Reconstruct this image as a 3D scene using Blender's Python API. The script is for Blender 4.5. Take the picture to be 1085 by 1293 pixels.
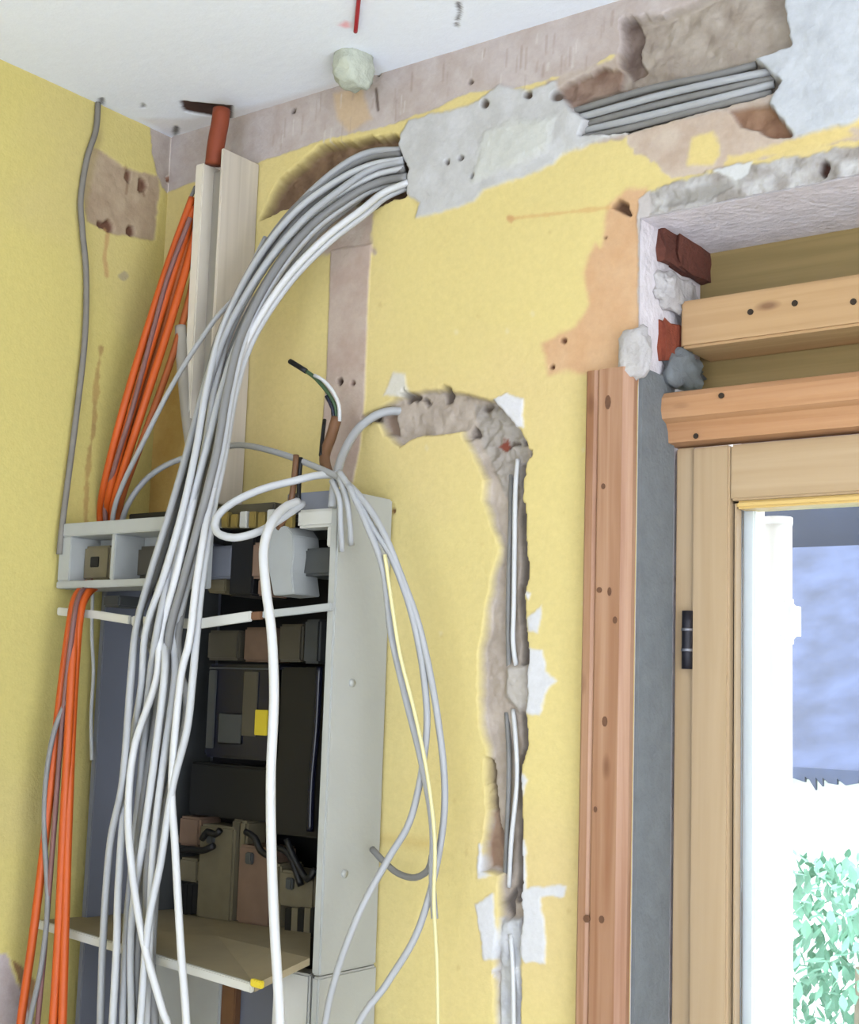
import bpy, bmesh, math, random
import numpy as np
from mathutils import Vector, Matrix

for o in list(bpy.data.objects):
    bpy.data.objects.remove(o)
scene = bpy.context.scene
COL = scene.collection

# ------------------------------------------------------------------ camera
# calibrated from the photo's vanishing points; world: x along the back wall, y into it, z up (metres)
CR = np.array([0.80354193, 0.59436494, 0.03241419])
CU = np.array([0.0516601, -0.12388338, 0.99095113])
CF = np.array([-0.59300219, 0.79459627, 0.13025044])
FPX = 1757.136
CP = np.array([1.86164517, -1.66326529, 1.5])
cam_data = bpy.data.cameras.new('camera')
cam_data.sensor_fit = 'HORIZONTAL'
cam_data.sensor_width = 36.0
cam_data.lens = FPX / 1085.0 * 36.0
cam_data.clip_start = 0.02
cam = bpy.data.objects.new('camera', cam_data)
COL.objects.link(cam)
m = Matrix.Identity(4)
for i in range(3):
    m[i][0] = CR[i]; m[i][1] = CU[i]; m[i][2] = -CF[i]; m[i][3] = CP[i]
cam.matrix_world = m
scene.camera = cam

# ------------------------------------------------------------------ sky and daylight
world = bpy.data.worlds.new('overcast_sky')
scene.world = world
world.use_nodes = True
wb = world.node_tree.nodes['Background']
wb.inputs['Color'].default_value = (0.90, 0.95, 1.0, 1)
wb.inputs['Strength'].default_value = 8.6


def area(name, loc, target, sx, sy, power, colour):
    l = bpy.data.lights.new(name, 'AREA')
    l.shape = 'RECTANGLE'; l.size = sx; l.size_y = sy
    l.energy = power; l.color = colour
    o = bpy.data.objects.new(name, l)
    COL.objects.link(o)
    o.location = loc
    o.rotation_euler = (Vector(target) - Vector(loc)).to_track_quat('-Z', 'Y').to_euler()
    return o


# daylight entering by the glazed door in the right wall and the window in the front wall
area('daylight_glazed_door', (3.28, -1.75, 1.25), (0.0, -1.6, 1.75), 1.7, 2.1, 33, (0.88, 0.94, 1.0))
area('daylight_front_window', (1.9, -3.38, 1.45), (1.9, 0.0, 1.9), 1.5, 1.3, 15, (0.86, 0.93, 1.0))

scene.view_settings.view_transform = 'Standard'
scene.view_settings.look = 'None'
scene.view_settings.exposure = -0.55
scene.view_settings.gamma = 1.0
scene.view_settings.use_curve_mapping = False


# ------------------------------------------------------------------ helpers
def ray(px, py):
    return CF + ((px - 542.5) / FPX) * CR - ((py - 646.5) / FPX) * CU


def P(px, py, d=0.0):            # point on the plane d metres in front of the back wall
    q = ray(px, py); t = (-d - CP[1]) / q[1]
    return CP + t * q


def PL(px, py, d=0.0):           # point d metres in front of the left wall
    q = ray(px, py); t = (d - CP[0]) / q[0]
    return CP + t * q


def PC(px, py, d=0.0):           # point d metres under the ceiling
    q = ray(px, py); t = (2.5 - d - CP[2]) / q[2]
    return CP + t * q


def lin(c):
    c = np.array(c, float) / 255.0
    return np.where(c <= 0.04045, c / 12.92, ((c + 0.055) / 1.055) ** 2.4)


KA = 0.68      # photo colour to surface reflectance


def alb(c, k=KA):
    return tuple(float(v) for v in np.clip(lin(c) * k, 0.003, 0.92)) + (1.0,)


def new_mat(name):
    mt = bpy.data.materials.new(name)
    mt.use_nodes = True
    nt = mt.node_tree
    return mt, nt, nt.nodes['Principled BSDF']


def mat(name, colour, rough=0.6, var=0.08, scale=30.0, bump=0.0, bscale=120.0, metallic=0.0, spec=0.4, k=None):
    mt, nt, b = new_mat(name)
    tc = nt.nodes.new('ShaderNodeTexCoord')
    n = nt.nodes.new('ShaderNodeTexNoise')
    n.inputs['Scale'].default_value = scale; n.inputs['Detail'].default_value = 4
    nt.links.new(tc.outputs['Object'], n.inputs['Vector'])
    mx = nt.nodes.new('ShaderNodeMix'); mx.data_type = 'RGBA'
    a = np.array(alb(colour, k or KA)[:3])
    mx.inputs[6].default_value = tuple(np.clip(a * (1 - var * 2), 0, 1)) + (1,)
    mx.inputs[7].default_value = tuple(np.clip(a * (1 + var * 1.2), 0, .95)) + (1,)
    nt.links.new(n.outputs['Fac'], mx.inputs[0])
    nt.links.new(mx.outputs[2], b.inputs['Base Color'])
    b.inputs['Roughness'].default_value = rough
    b.inputs['Metallic'].default_value = metallic
    b.inputs['Specular IOR Level'].default_value = spec
    if bump > 0:
        n2 = nt.nodes.new('ShaderNodeTexNoise'); n2.inputs['Scale'].default_value = bscale
        n2.inputs['Detail'].default_value = 5
        nt.links.new(tc.outputs['Object'], n2.inputs['Vector'])
        bp = nt.nodes.new('ShaderNodeBump'); bp.inputs['Strength'].default_value = bump
        bp.inputs['Distance'].default_value = 0.004
        nt.links.new(n2.outputs['Fac'], bp.inputs['Height'])
        nt.links.new(bp.outputs['Normal'], b.inputs['Normal'])
    return mt


def wood(name, c1, c2, axis='z', rough=0.55, knots=True, off=0.0):
    mt, nt, b = new_mat(name)
    tc = nt.nodes.new('ShaderNodeTexCoord')
    mp = nt.nodes.new('ShaderNodeMapping')
    s = {'x': (2.2, 60, 60), 'y': (60, 2.2, 60), 'z': (60, 60, 2.2)}[axis]
    mp.inputs['Scale'].default_value = s
    mp.inputs['Location'].default_value = (off, off * .7, off * 1.3)
    nt.links.new(tc.outputs['Object'], mp.inputs['Vector'])
    n = nt.nodes.new('ShaderNodeTexNoise'); n.inputs['Scale'].default_value = 1.0
    n.inputs['Detail'].default_value = 5; n.inputs['Distortion'].default_value = 0.6
    nt.links.new(mp.outputs['Vector'], n.inputs['Vector'])
    rp = nt.nodes.new('ShaderNodeValToRGB')
    rp.color_ramp.elements[0].position = 0.3; rp.color_ramp.elements[0].color = alb(c1)
    rp.color_ramp.elements[1].position = 0.7; rp.color_ramp.elements[1].color = alb(c2)
    nt.links.new(n.outputs['Fac'], rp.inputs['Fac'])
    out = rp.outputs['Color']
    if knots:
        mp2 = nt.nodes.new('ShaderNodeMapping')
        k = {'x': (5, 13, 13), 'y': (13, 5, 13), 'z': (13, 13, 5)}[axis]
        mp2.inputs['Scale'].default_value = k
        mp2.inputs['Location'].default_value = (off, off, off)
        nt.links.new(tc.outputs['Object'], mp2.inputs['Vector'])
        v = nt.nodes.new('ShaderNodeTexVoronoi'); v.inputs['Scale'].default_value = 1.0
        nt.links.new(mp2.outputs['Vector'], v.inputs['Vector'])
        mr = nt.nodes.new('ShaderNodeMapRange')
        mr.inputs['From Min'].default_value = 0.04; mr.inputs['From Max'].default_value = 0.11
        mr.inputs['To Min'].default_value = 0.7; mr.inputs['To Max'].default_value = 0.0
        nt.links.new(v.outputs['Distance'], mr.inputs['Value'])
        mx = nt.nodes.new('ShaderNodeMix'); mx.data_type = 'RGBA'
        nt.links.new(mr.outputs['Result'], mx.inputs[0])
        nt.links.new(out, mx.inputs[6])
        mx.inputs[7].default_value = alb((110, 65, 40))
        out = mx.outputs[2]
    nt.links.new(out, b.inputs['Base Color'])
    b.inputs['Roughness'].default_value = rough
    bp = nt.nodes.new('ShaderNodeBump'); bp.inputs['Strength'].default_value = 0.25
    bp.inputs['Distance'].default_value = 0.002
    nt.links.new(n.outputs['Fac'], bp.inputs['Height'])
    nt.links.new(bp.outputs['Normal'], b.inputs['Normal'])
    return mt


def attr_mat(name, rough=0.85, grain=0.07, bump=0.35, bscale=220.0):
    """surface whose colour (paint, bare plaster, mortar, some painted shade) is stored per vertex"""
    mt, nt, b = new_mat(name)
    at = nt.nodes.new('ShaderNodeAttribute'); at.attribute_name = 'surface'
    tc = nt.nodes.new('ShaderNodeTexCoord')
    n = nt.nodes.new('ShaderNodeTexNoise'); n.inputs['Scale'].default_value = 90
    n.inputs['Detail'].default_value = 6; n.inputs['Roughness'].default_value = 0.7
    nt.links.new(tc.outputs['Object'], n.inputs['Vector'])
    mr = nt.nodes.new('ShaderNodeMapRange')
    mr.inputs['To Min'].default_value = 1 - 2 * grain; mr.inputs['To Max'].default_value = 1 + 2 * grain
    nt.links.new(n.outputs['Fac'], mr.inputs['Value'])
    vm = nt.nodes.new('ShaderNodeVectorMath'); vm.operation = 'SCALE'
    nt.links.new(at.outputs['Color'], vm.inputs[0])
    nt.links.new(mr.outputs['Result'], vm.inputs['Scale'])
    nt.links.new(vm.outputs['Vector'], b.inputs['Base Color'])
    b.inputs['Roughness'].default_value = rough
    b.inputs['Specular IOR Level'].default_value = 0.2
    n2 = nt.nodes.new('ShaderNodeTexNoise'); n2.inputs['Scale'].default_value = bscale
    n2.inputs['Detail'].default_value = 5
    nt.links.new(tc.outputs['Object'], n2.inputs['Vector'])
    bp = nt.nodes.new('ShaderNodeBump'); bp.inputs['Strength'].default_value = bump
    bp.inputs['Distance'].default_value = 0.002
    nt.links.new(n2.outputs['Fac'], bp.inputs['Height'])
    nt.links.new(bp.outputs['Normal'], b.inputs['Normal'])
    return mt


def link(name, me, material, parent=None, smooth=False):
    if material is not None and not me.materials:
        me.materials.append(material)
    if smooth:
        me.polygons.foreach_set('use_smooth', [True] * len(me.polygons))
    o = bpy.data.objects.new(name, me)
    COL.objects.link(o)
    if parent is not None:
        o.parent = parent
        o.matrix_parent_inverse = Matrix.Translation(-Vector(parent.location))
    return o


def tag(o, label=None, cat=None, group=None, kind=None):
    if label: o['label'] = label
    if cat: o['category'] = cat
    if group: o['group'] = group
    if kind: o['kind'] = kind
    return o


def empty(name, loc, label, cat, group=None):
    o = bpy.data.objects.new(name, None)
    COL.objects.link(o)
    o.location = loc
    o.empty_display_size = 0.05
    return tag(o, label, cat, group)


class MB:
    def __init__(self): self.v = []; self.f = []

    def add(self, vs, fs):
        k = len(self.v)
        self.v += [tuple(float(c) for c in p) for p in vs]
        self.f += [tuple(i + k for i in f) for f in fs]
        return self

    def box(self, x0, x1, y0, y1, z0, z1):
        vs = [(x, y, z) for z in (z0, z1) for y in (y0, y1) for x in (x0, x1)]
        return self.add(vs, [(0, 2, 3, 1), (4, 5, 7, 6), (0, 1, 5, 4), (2, 6, 7, 3), (0, 4, 6, 2), (1, 3, 7, 5)])

    def prism(self, poly, vec):
        """polygon of 3D points swept along vec"""
        n = len(poly); vec = np.array(vec, float)
        vs = [np.array(p, float) for p in poly] + [np.array(p, float) + vec for p in poly]
        fs = [tuple(range(n - 1, -1, -1)), tuple(range(n, 2 * n))]
        fs += [(i, (i + 1) % n, (i + 1) % n + n, i + n) for i in range(n)]
        return self.add(vs, fs)

    def tube(self, pts, rad, sides=8, step=0.008, taper=None):
        pts = [np.array(p, float) for p in pts]
        S = catmull(pts, step)
        n = len(S)
        T = np.gradient(S, axis=0); T /= np.linalg.norm(T, axis=1)[:, None] + 1e-12
        ref = np.array([0.0, 0, 1.0])
        if abs(T[0] @ ref) > 0.9: ref = np.array([0, 1.0, 0])
        nrm = np.cross(T[0], ref); nrm /= np.linalg.norm(nrm)
        vs = []
        for i in range(n):
            nrm = nrm - (nrm @ T[i]) * T[i]; nrm /= np.linalg.norm(nrm)
            bn = np.cross(T[i], nrm)
            r = rad if taper is None else rad * taper(i / (n - 1))
            for k in range(sides):
                a = 2 * math.pi * k / sides
                vs.append(S[i] + r * (math.cos(a) * nrm + math.sin(a) * bn))
        fs = []
        for i in range(n - 1):
            for k in range(sides):
                k2 = (k + 1) % sides
                fs.append((i * sides + k, i * sides + k2, (i + 1) * sides + k2, (i + 1) * sides + k))
        fs.append(tuple(range(sides - 1, -1, -1)))
        fs.append(tuple((n - 1) * sides + k for k in range(sides)))
        return self.add(vs, fs)

    def build(self, name, material, parent=None, smooth=False, bevel=0.0, seg=2):
        me = bpy.data.meshes.new(name)
        me.from_pydata(self.v, [], self.f)
        me.validate()
        bm = bmesh.new(); bm.from_mesh(me)
        bmesh.ops.recalc_face_normals(bm, faces=bm.faces)
        if bevel > 0:
            bmesh.ops.bevel(bm, geom=list(bm.edges), offset=bevel, segments=seg, affect='EDGES', clamp_overlap=True)
        bm.to_mesh(me); bm.free()
        return link(name, me, material, parent, smooth)


def catmull(pts, step):
    pts = [pts[0] * 2 - pts[1]] + pts + [pts[-1] * 2 - pts[-2]]
    out = []
    for i in range(1, len(pts) - 2):
        p0, p1, p2, p3 = pts[i - 1:i + 3]
        n = max(2, int(np.linalg.norm(p2 - p1) / step))
        for k in range(n):
            t = k / n
            out.append(0.5 * (2 * p1 + (p2 - p0) * t + (2 * p0 - 5 * p1 + 4 * p2 - p3) * t * t + (3 * p1 - p0 - 3 * p2 + p3) * t ** 3))
    out.append(pts[-2])
    return np.array(out)


# ------------------------------------------------------------------ relief surfaces (walls, ceiling)
rng = np.random.default_rng(7)
LAT = rng.random((257, 257))


def vnoise(u, v, cell, seed=0):
    x = u / cell + seed * 17.31 + 40; y = v / cell + seed * 9.77 + 40
    xi = np.floor(x).astype(int); yi = np.floor(y).astype(int)
    fx = x - xi; fy = y - yi
    fx = fx * fx * (3 - 2 * fx); fy = fy * fy * (3 - 2 * fy)
    a = LAT[xi % 256, yi % 256]; b = LAT[(xi + 1) % 256, yi % 256]
    c = LAT[xi % 256, (yi + 1) % 256]; d = LAT[(xi + 1) % 256, (yi + 1) % 256]
    return (a * (1 - fx) + b * fx) * (1 - fy) + (c * (1 - fx) + d * fx) * fy


def fbm(u, v, cell, seed=0, oct=4):
    s = 0; amp = 1; tot = 0
    for k in range(oct):
        s = s + amp * vnoise(u, v, cell / 2 ** k, seed + k * 3); tot += amp; amp *= 0.55
    return s / tot * 2 - 1


def sdf_poly(U, V, poly):
    n = len(poly); dist = np.full(U.shape, 1e9); ins = np.zeros(U.shape, bool)
    for i in range(n):
        ax, ay = poly[i]; bx, by = poly[(i + 1) % n]
        ex, ey = bx - ax, by - ay
        t = np.clip(((U - ax) * ex + (V - ay) * ey) / (ex * ex + ey * ey + 1e-12), 0, 1)
        dist = np.minimum(dist, (U - ax - t * ex) ** 2 + (V - ay - t * ey) ** 2)
        cond = ((ay > V) != (by > V)) & (U < (bx - ax) * (V - ay) / (by - ay + 1e-12) + ax)
        ins ^= cond
    dist = np.sqrt(dist)
    return np.where(ins, dist, -dist)


def sdf_line(U, V, pts, w):
    dist = np.full(U.shape, 1e9)
    for (ax, ay), (bx, by) in zip(pts[:-1], pts[1:]):
        ex, ey = bx - ax, by - ay
        t = np.clip(((U - ax) * ex + (V - ay) * ey) / (ex * ex + ey * ey + 1e-12), 0, 1)
        dist = np.minimum(dist, (U - ax - t * ex) ** 2 + (V - ay - t * ey) ** 2)
    return w - np.sqrt(dist)


def relief(name, u0, u1, v0, v1, step, to_uv, to_xyz, base, layers, material, hole=None, wav=0.0012, tint=0.05, basecol2=None, ka=KA):
    nu = int(round((u1 - u0) / step)) + 1; nv = int(round((v1 - v0) / step)) + 1
    us = np.linspace(u0, u1, nu); vs = np.linspace(v0, v1, nv)
    U, V = np.meshgrid(us, vs, indexing='ij')
    H = wav * fbm(U, V, 0.25, 1, 3) + 0.00035 * fbm(U, V, 0.012, 2, 3)
    C = np.ones(U.shape + (3,)) * lin(base) * ka
    C *= (1 + tint * fbm(U, V, 0.3, 5, 4))[..., None]
    if basecol2 is not None:
        k = np.clip(fbm(U, V, 0.35, 11, 4) * 1.5, 0, 1)[..., None]
        C = C * (1 - k) + lin(basecol2) * ka * k
    for li, L in enumerate(layers):
        pts = [to_uv(*p) for p in L['p']]
        w = L.get('w', 0.0)
        pad = w + 0.03
        a = np.array(pts)
        i0 = max(0, int((a[:, 0].min() - pad - u0) / step)); i1 = min(nu, int((a[:, 0].max() + pad - u0) / step) + 2)
        j0 = max(0, int((a[:, 1].min() - pad - v0) / step)); j1 = min(nv, int((a[:, 1].max() + pad - v0) / step) + 2)
        if i1 <= i0 or j1 <= j0: continue
        u = U[i0:i1, j0:j1]; v = V[i0:i1, j0:j1]
        sd = sdf_line(u, v, pts, w) if w > 0 else sdf_poly(u, v, pts)
        sd = sd + L.get('warp', 0.003) * (fbm(u, v, L.get('wcell', 0.03), 20 + li, 4) + 0.45 * fbm(u, v, 0.009, 200 + li, 2))
        soft = L.get('soft', 0.002)
        mk = np.clip((sd + soft) / (2 * soft), 0, 1); mk = mk * mk * (3 - 2 * mk)
        mk = mk * L.get('a', 1.0)
        if 'h' in L:
            hh = L['h'] + L.get('rough', 0.0006) * (fbm(u, v, L.get('rcell', 0.02), 60 + li, 4))
            if 'h2' in L:      # depth varies across the patch
                hh = hh + L['h2'] * np.clip(fbm(u, v, 0.06, 90 + li, 3), -1, 1)
            H[i0:i1, j0:j1] = H[i0:i1, j0:j1] * (1 - mk) + hh * mk
        if 'c' in L:
            c = np.ones(u.shape + (3,)) * lin(L['c']) * ka
            if 'c2' in L:
                k = np.clip(0.5 + 1.1 * fbm(u, v, L.get('ccell', 0.03), 120 + li, 4), 0, 1)[..., None]
                c = c * (1 - k) + lin(L['c2']) * ka * k
            C[i0:i1, j0:j1] = C[i0:i1, j0:j1] * (1 - mk[..., None]) + c * mk[..., None]
    co = to_xyz(U.ravel(), V.ravel(), H.ravel())
    ii, jj = np.meshgrid(np.arange(nu - 1), np.arange(nv - 1), indexing='ij')
    if hole is not None:
        uc = (us[:-1] + us[1:]) / 2; vc = (vs[:-1] + vs[1:]) / 2
        UC, VC = np.meshgrid(uc, vc, indexing='ij')
        keep = ~hole(UC, VC)
        ii = ii[keep]; jj = jj[keep]
    ii = ii.ravel(); jj = jj.ravel()
    q = np.stack([ii * nv + jj, (ii + 1) * nv + jj, (ii + 1) * nv + jj + 1, ii * nv + jj + 1], 1)
    me = bpy.data.meshes.new(name)
    me.vertices.add(nu * nv); me.vertices.foreach_set('co', co.ravel())
    me.loops.add(q.size); me.loops.foreach_set('vertex_index', q.ravel().astype(np.int32))
    me.polygons.add(len(q))
    me.polygons.foreach_set('loop_start', np.arange(0, q.size, 4, dtype=np.int32))
    me.polygons.foreach_set('use_smooth', np.ones(len(q), bool))
    me.update(calc_edges=True)
    at = me.attributes.new('surface', 'FLOAT_COLOR', 'POINT')
    at.data.foreach_set('color', np.concatenate([np.clip(C.reshape(-1, 3), 0.003, .93), np.ones((nu * nv, 1))], 1).astype(np.float32).ravel())
    me.validate()
    o = link(name, me, material)
    o['kind'] = 'structure'
    return o


def disc(px, py, r, n=9, jit=0.25, s=1.0):
    rr = random.Random(int(px * 13 + py * 7))
    return [(px + r * (1 + jit * (rr.random() - .5) * 2) * math.cos(2 * math.pi * k / n),
             py + s * r * (1 + jit * (rr.random() - .5) * 2) * math.sin(2 * math.pi * k / n)) for k in range(n)]


# ------------------------------------------------------------------ materials
M = {}
M['wall'] = attr_mat('painted_wall')
M['ceil'] = attr_mat('ceiling_paint', grain=0.025, bump=0.2)
M['plain_yellow'] = mat('plain_yellow_paint', (232, 212, 140), 0.85, 0.04, 6, 0.15)
M['plain_white'] = mat('plain_white_paint', (232, 237, 246), 0.85, 0.03, 6, 0.1, k=0.98)
M['floor'] = mat('dusty_screed', (226, 232, 244), 0.8, 0.06, 9, 0.2, k=0.98)
M['reveal'] = mat('grey_render', (220, 213, 217), 0.9, 0.14, 28, 0.9, 90, k=0.9)
M['foam'] = mat('grey_sealing_strip', (126, 130, 132), 0.9, 0.12, 35, 0.5, 120)
M['mortar'] = mat('pale_mortar', (206, 200, 198), 0.9, 0.16, 40, 0.9, 110)
M['brick'] = mat('red_brick', (150, 72, 48), 0.9, 0.2, 45, 0.9, 130)
M['brickdark'] = mat('dark_brick', (112, 62, 48), 0.9, 0.25, 45, 0.9, 130)
M['pine'] = wood('knotty_pine', (158, 108, 76), (196, 154, 124), 'z', off=3.1)
M['beam'] = wood('pale_timber', (190, 150, 104), (210, 172, 126), 'x', off=1.7)
M['rail'] = wood('orange_timber', (184, 130, 86), (208, 158, 114), 'x', off=5.3)
M['olive'] = wood('stained_board', (146, 124, 76), (166, 142, 92), 'x', knots=False, off=2.2)
M['sash'] = wood('varnished_pine', (192, 162, 124), (206, 178, 142), 'z', 0.45, False, 4.4)
M['sashx'] = wood('varnished_pine_rail', (192, 162, 124), (206, 178, 142), 'x', 0.45, False, 4.4)
M['bead'] = wood('glazing_bead', (226, 186, 110), (240, 205, 130), 'x', 0.4, False, 6.0)
M['hinge'] = mat('black_iron', (42, 40, 48), 0.5, 0.2, 60, metallic=0.4)
M['steel'] = mat('grey_steel', (150, 150, 158), 0.4, 0.08, 40, metallic=0.7)
M['white_ext'] = mat('white_exterior_paint', (246, 246, 246), 0.7, 0.02, 10, k=0.95)
M['cabside'] = mat('cream_grey_enamel', (190, 191, 186), 0.5, 0.05, 7, 0.08)
M['cabgrey'] = mat('bluegrey_plate', (128, 131, 142), 0.55, 0.07, 9)  # blue-grey, darkened for the shade inside the cabinet
M['cabwhite'] = mat('offwhite_plastic', (222, 220, 212), 0.5, 0.06, 18)
M['boxgrey'] = mat('pale_grey_plastic', (186, 188, 186), 0.5, 0.08, 18)
M['boxdark'] = mat('dark_grey_plastic', (80, 82, 82), 0.55, 0.1, 25)  # tone lowered to carry some of the cabinet's inner shade
M['black'] = mat('black_plastic', (24, 24, 27), 0.5, 0.15, 20)
M['navy'] = mat('blueblack_glass', (30, 32, 50), 0.2, 0.1, 14)
M['smoke'] = mat('shaded_smoky_plastic', (92, 86, 74), 0.45, 0.1, 20)  # brown-grey plastic, its colour darkened for the cabinet shade
M['beige'] = mat('shaded_beige_plastic', (126, 116, 92), 0.65, 0.14, 30)  # beige plastic with the shade of the cabinet put into the colour
M['pinkbeige'] = mat('shaded_pink_plastic', (132, 106, 88), 0.65, 0.14, 30)  # pinkish plastic, darkened the same way for the shaded interior
M['shelfm'] = mat('shaded_shelf', (164, 148, 116), 0.8, 0.12, 16)  # brownish board, colour darkened for the shade it sits in
M['yellow'] = mat('yellow_sticker', (240, 214, 60), 0.5, 0.04, 30)
M['brass'] = mat('brass_terminal', (180, 158, 96), 0.4, 0.12, 60, metallic=0.5)
M['cable'] = mat('grey_cable_sheath', (182, 183, 186), 0.45, 0.06, 12)
M['cable_l'] = mat('pale_cable_sheath', (206, 207, 210), 0.45, 0.05, 12)
M['cable_d'] = mat('dim_grey_cable_sheath', (142, 141, 141), 0.5, 0.08, 12)
M['cable_w'] = mat('white_cable_sheath', (222, 222, 224), 0.4, 0.03, 12)
M['cable_cream'] = mat('cream_wire', (236, 226, 170), 0.45, 0.05, 12)
M['dusty_cable'] = mat('dusty_wall_cable', (140, 134, 126), 0.7, 0.15, 30)
M['chase_cable'] = mat('dusty_chase_cable', (140, 138, 136), 0.6, 0.15, 25)
M['orange'] = mat('orange_conduit', (212, 92, 26), 0.5, 0.1, 20)
M['orange_d'] = mat('dull_orange_conduit', (178, 92, 40), 0.55, 0.15, 20)
M['mauve'] = mat('mauve_cable', (138, 96, 92), 0.55, 0.12, 20)
M['rust'] = mat('rust_red_conduit', (146, 66, 36), 0.7, 0.15, 25)
M['duct'] = wood('pale_duct_board', (206, 194, 178), (226, 214, 198), 'z', 0.6, False, 8.0)
M['ductin'] = mat('grey_duct_inside', (172, 164, 152), 0.7, 0.1, 14)
M['ductlip'] = mat('lit_duct_lip', (236, 226, 210), 0.5, 0.04, 14)  # whiter than the boards: light on this edge put into the colour
M['copper'] = mat('brown_wire', (126, 88, 60), 0.5, 0.15, 30)
M['green'] = mat('green_wire', (70, 96, 66), 0.5, 0.15, 40)
M['red'] = mat('red_cord', (196, 24, 44), 0.5, 0.06, 20)
M['plastergreen'] = mat('pale_green_plaster', (208, 212, 196), 0.9, 0.12, 60, 0.8, 90)
M['knot'] = mat('dark_knot', (116, 78, 56), 0.6, 0.2, 90)
M['nail'] = mat('nail_head', (70, 58, 48), 0.5, 0.1, 60, metallic=0.5)
M['roof'] = mat('blue_slate', (80, 92, 128), 0.5, 0.45, 3.0, 0.5, 7)
M['roofd'] = mat('dark_slate', (48, 58, 82), 0.6, 0.2, 2.0)
M['leaf'] = mat('pale_green_leaf', (140, 196, 170), 0.6, 0.35, 6.0)
M['bark'] = mat('shrub_bark', (150, 140, 124), 0.9, 0.2, 30)
M['lawn'] = mat('lawn', (100, 140, 90), 0.9, 0.2, 3.0)

# ------------------------------------------------------------------ structure: back wall
XL, ZL, XR, ZB = 0.970, 2.167, 2.05, 0.85       # window opening

PINK = (208, 196, 192)
MORT = (190, 178, 166)
LW = []
LW.append(dict(p=[(190, 160), (348, 124), (800, -20), (2200, -480), (2200, -330), (1180, 30), (990, 50), (800, 70), (770, 70), (730, 95), (700, 98), (650, 112), (595, 116), (560, 132), (514, 150), (484, 160), (420, 174), (392, 182), (333, 203), (300, 212), (200, 245)],
               c=PINK, c2=(196, 181, 174), h=-0.0012, warp=0.003, rough=0.0008))
LW.append(dict(p=[(420, 118), (455, 108), (470, 150), (440, 168), (425, 150)], c=(216, 190, 160), soft=0.006))
# bare plaster all round the upper trough
LW.append(dict(p=[(690, 104), (740, 84), (800, 60), (1010, -10), (1010, 180), (930, 170), (850, 160), (790, 172), (735, 186), (700, 180)], c=(206, 192, 182), c2=(188, 170, 156), h=-0.0015, warp=.006, soft=.003))
_r = random.Random(5)
for _i in range(46):      # scraper marks in the bare band
    _x = 340 + 470 * _r.random(); _y = 134 - (_x - 348) * 0.304 + 8 + 50 * _r.random(); _h = 8 + 20 * _r.random()
    LW.append(dict(p=[(_x, _y), (_x - 1.5, _y + _h)], w=0.0008 + 0.0012 * _r.random(), c=(178, 160, 150) if _i % 3 else (226, 218, 212), warp=0.0015, a=.3 + .4 * _r.random(), soft=.0015))
for _i in range(26):      # small chips and scuffs in the paint
    _x = 480 + 260 * _r.random(); _y = 280 + 980 * _r.random()
    LW.append(dict(p=disc(_x, _y, 1.2 + 1.8 * _r.random(), jit=.5, s=1.4), c=(200, 170, 110) if _i % 2 else (236, 226, 190), warp=.0015, a=.35, soft=.002))
# cable pit left of the white filler
LW.append(dict(p=[(330, 275), (352, 228), (400, 186), (447, 176), (492, 170), (520, 185), (515, 245), (470, 262), (430, 250), (400, 262), (360, 262)], c=(150, 122, 98), c2=(112, 88, 70), h=-0.026, rough=0.006, soft=0.004, warp=0.005))
LW.append(dict(p=[(392, 300), (440, 260), (472, 258), (470, 300), (474, 320), (452, 312), (420, 322), (398, 322)], c=(204, 188, 174), c2=(190, 168, 154), h=-0.001, warp=0.006, soft=.005))
# vertical filled strip
LW.append(dict(p=[(418, 316), (470, 308), (466, 360), (461, 500), (456, 560), (446, 610), (425, 610), (405, 565), (413, 472)], c=(206, 186, 172), c2=(196, 172, 158), h=0.002, warp=0.0012, soft=0.0015))
LW.append(dict(p=disc(430, 482, 4), c=(80, 60, 50), h=-0.008, warp=0.001)); LW.append(dict(p=disc(446, 484, 3), c=(120, 90, 75), h=-0.005, warp=0.001))  # holes coloured dark brown, in place of shade inside them
# brown hole and trough for the cables
LW.append(dict(p=[(697, 120), (715, 106), (760, 84), (790, 90), (800, 110), (760, 125), (712, 136)], c=(160, 136, 122), c2=(128, 100, 86), h=-0.014, rough=0.006, warp=0.005))
LW.append(dict(p=[(788, 22), (830, 20), (862, 8), (910, -14), (1010, -40), (1010, 60), (960, 84), (880, 94), (800, 106), (776, 112), (790, 70)], c=(186, 174, 162), c2=(160, 146, 134), h=-0.020, rough=0.006, rcell=0.03, warp=0.005, soft=0.004))
LW.append(dict(p=[(690, 160), (740, 122), (830, 98), (955, 70), (990, 95), (985, 115), (880, 142), (800, 165), (735, 182), (700, 178)], c=(150, 140, 130), c2=(176, 166, 156), h=-0.022, rough=0.004, soft=0.003))
LW.append(dict(p=[(782, 24), (796, 20), (806, 40), (800, 70), (810, 86), (790, 96), (780, 78), (786, 52)], c=(140, 122, 112), c2=(110, 92, 84), h=-0.03, rough=0.006))
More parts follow.
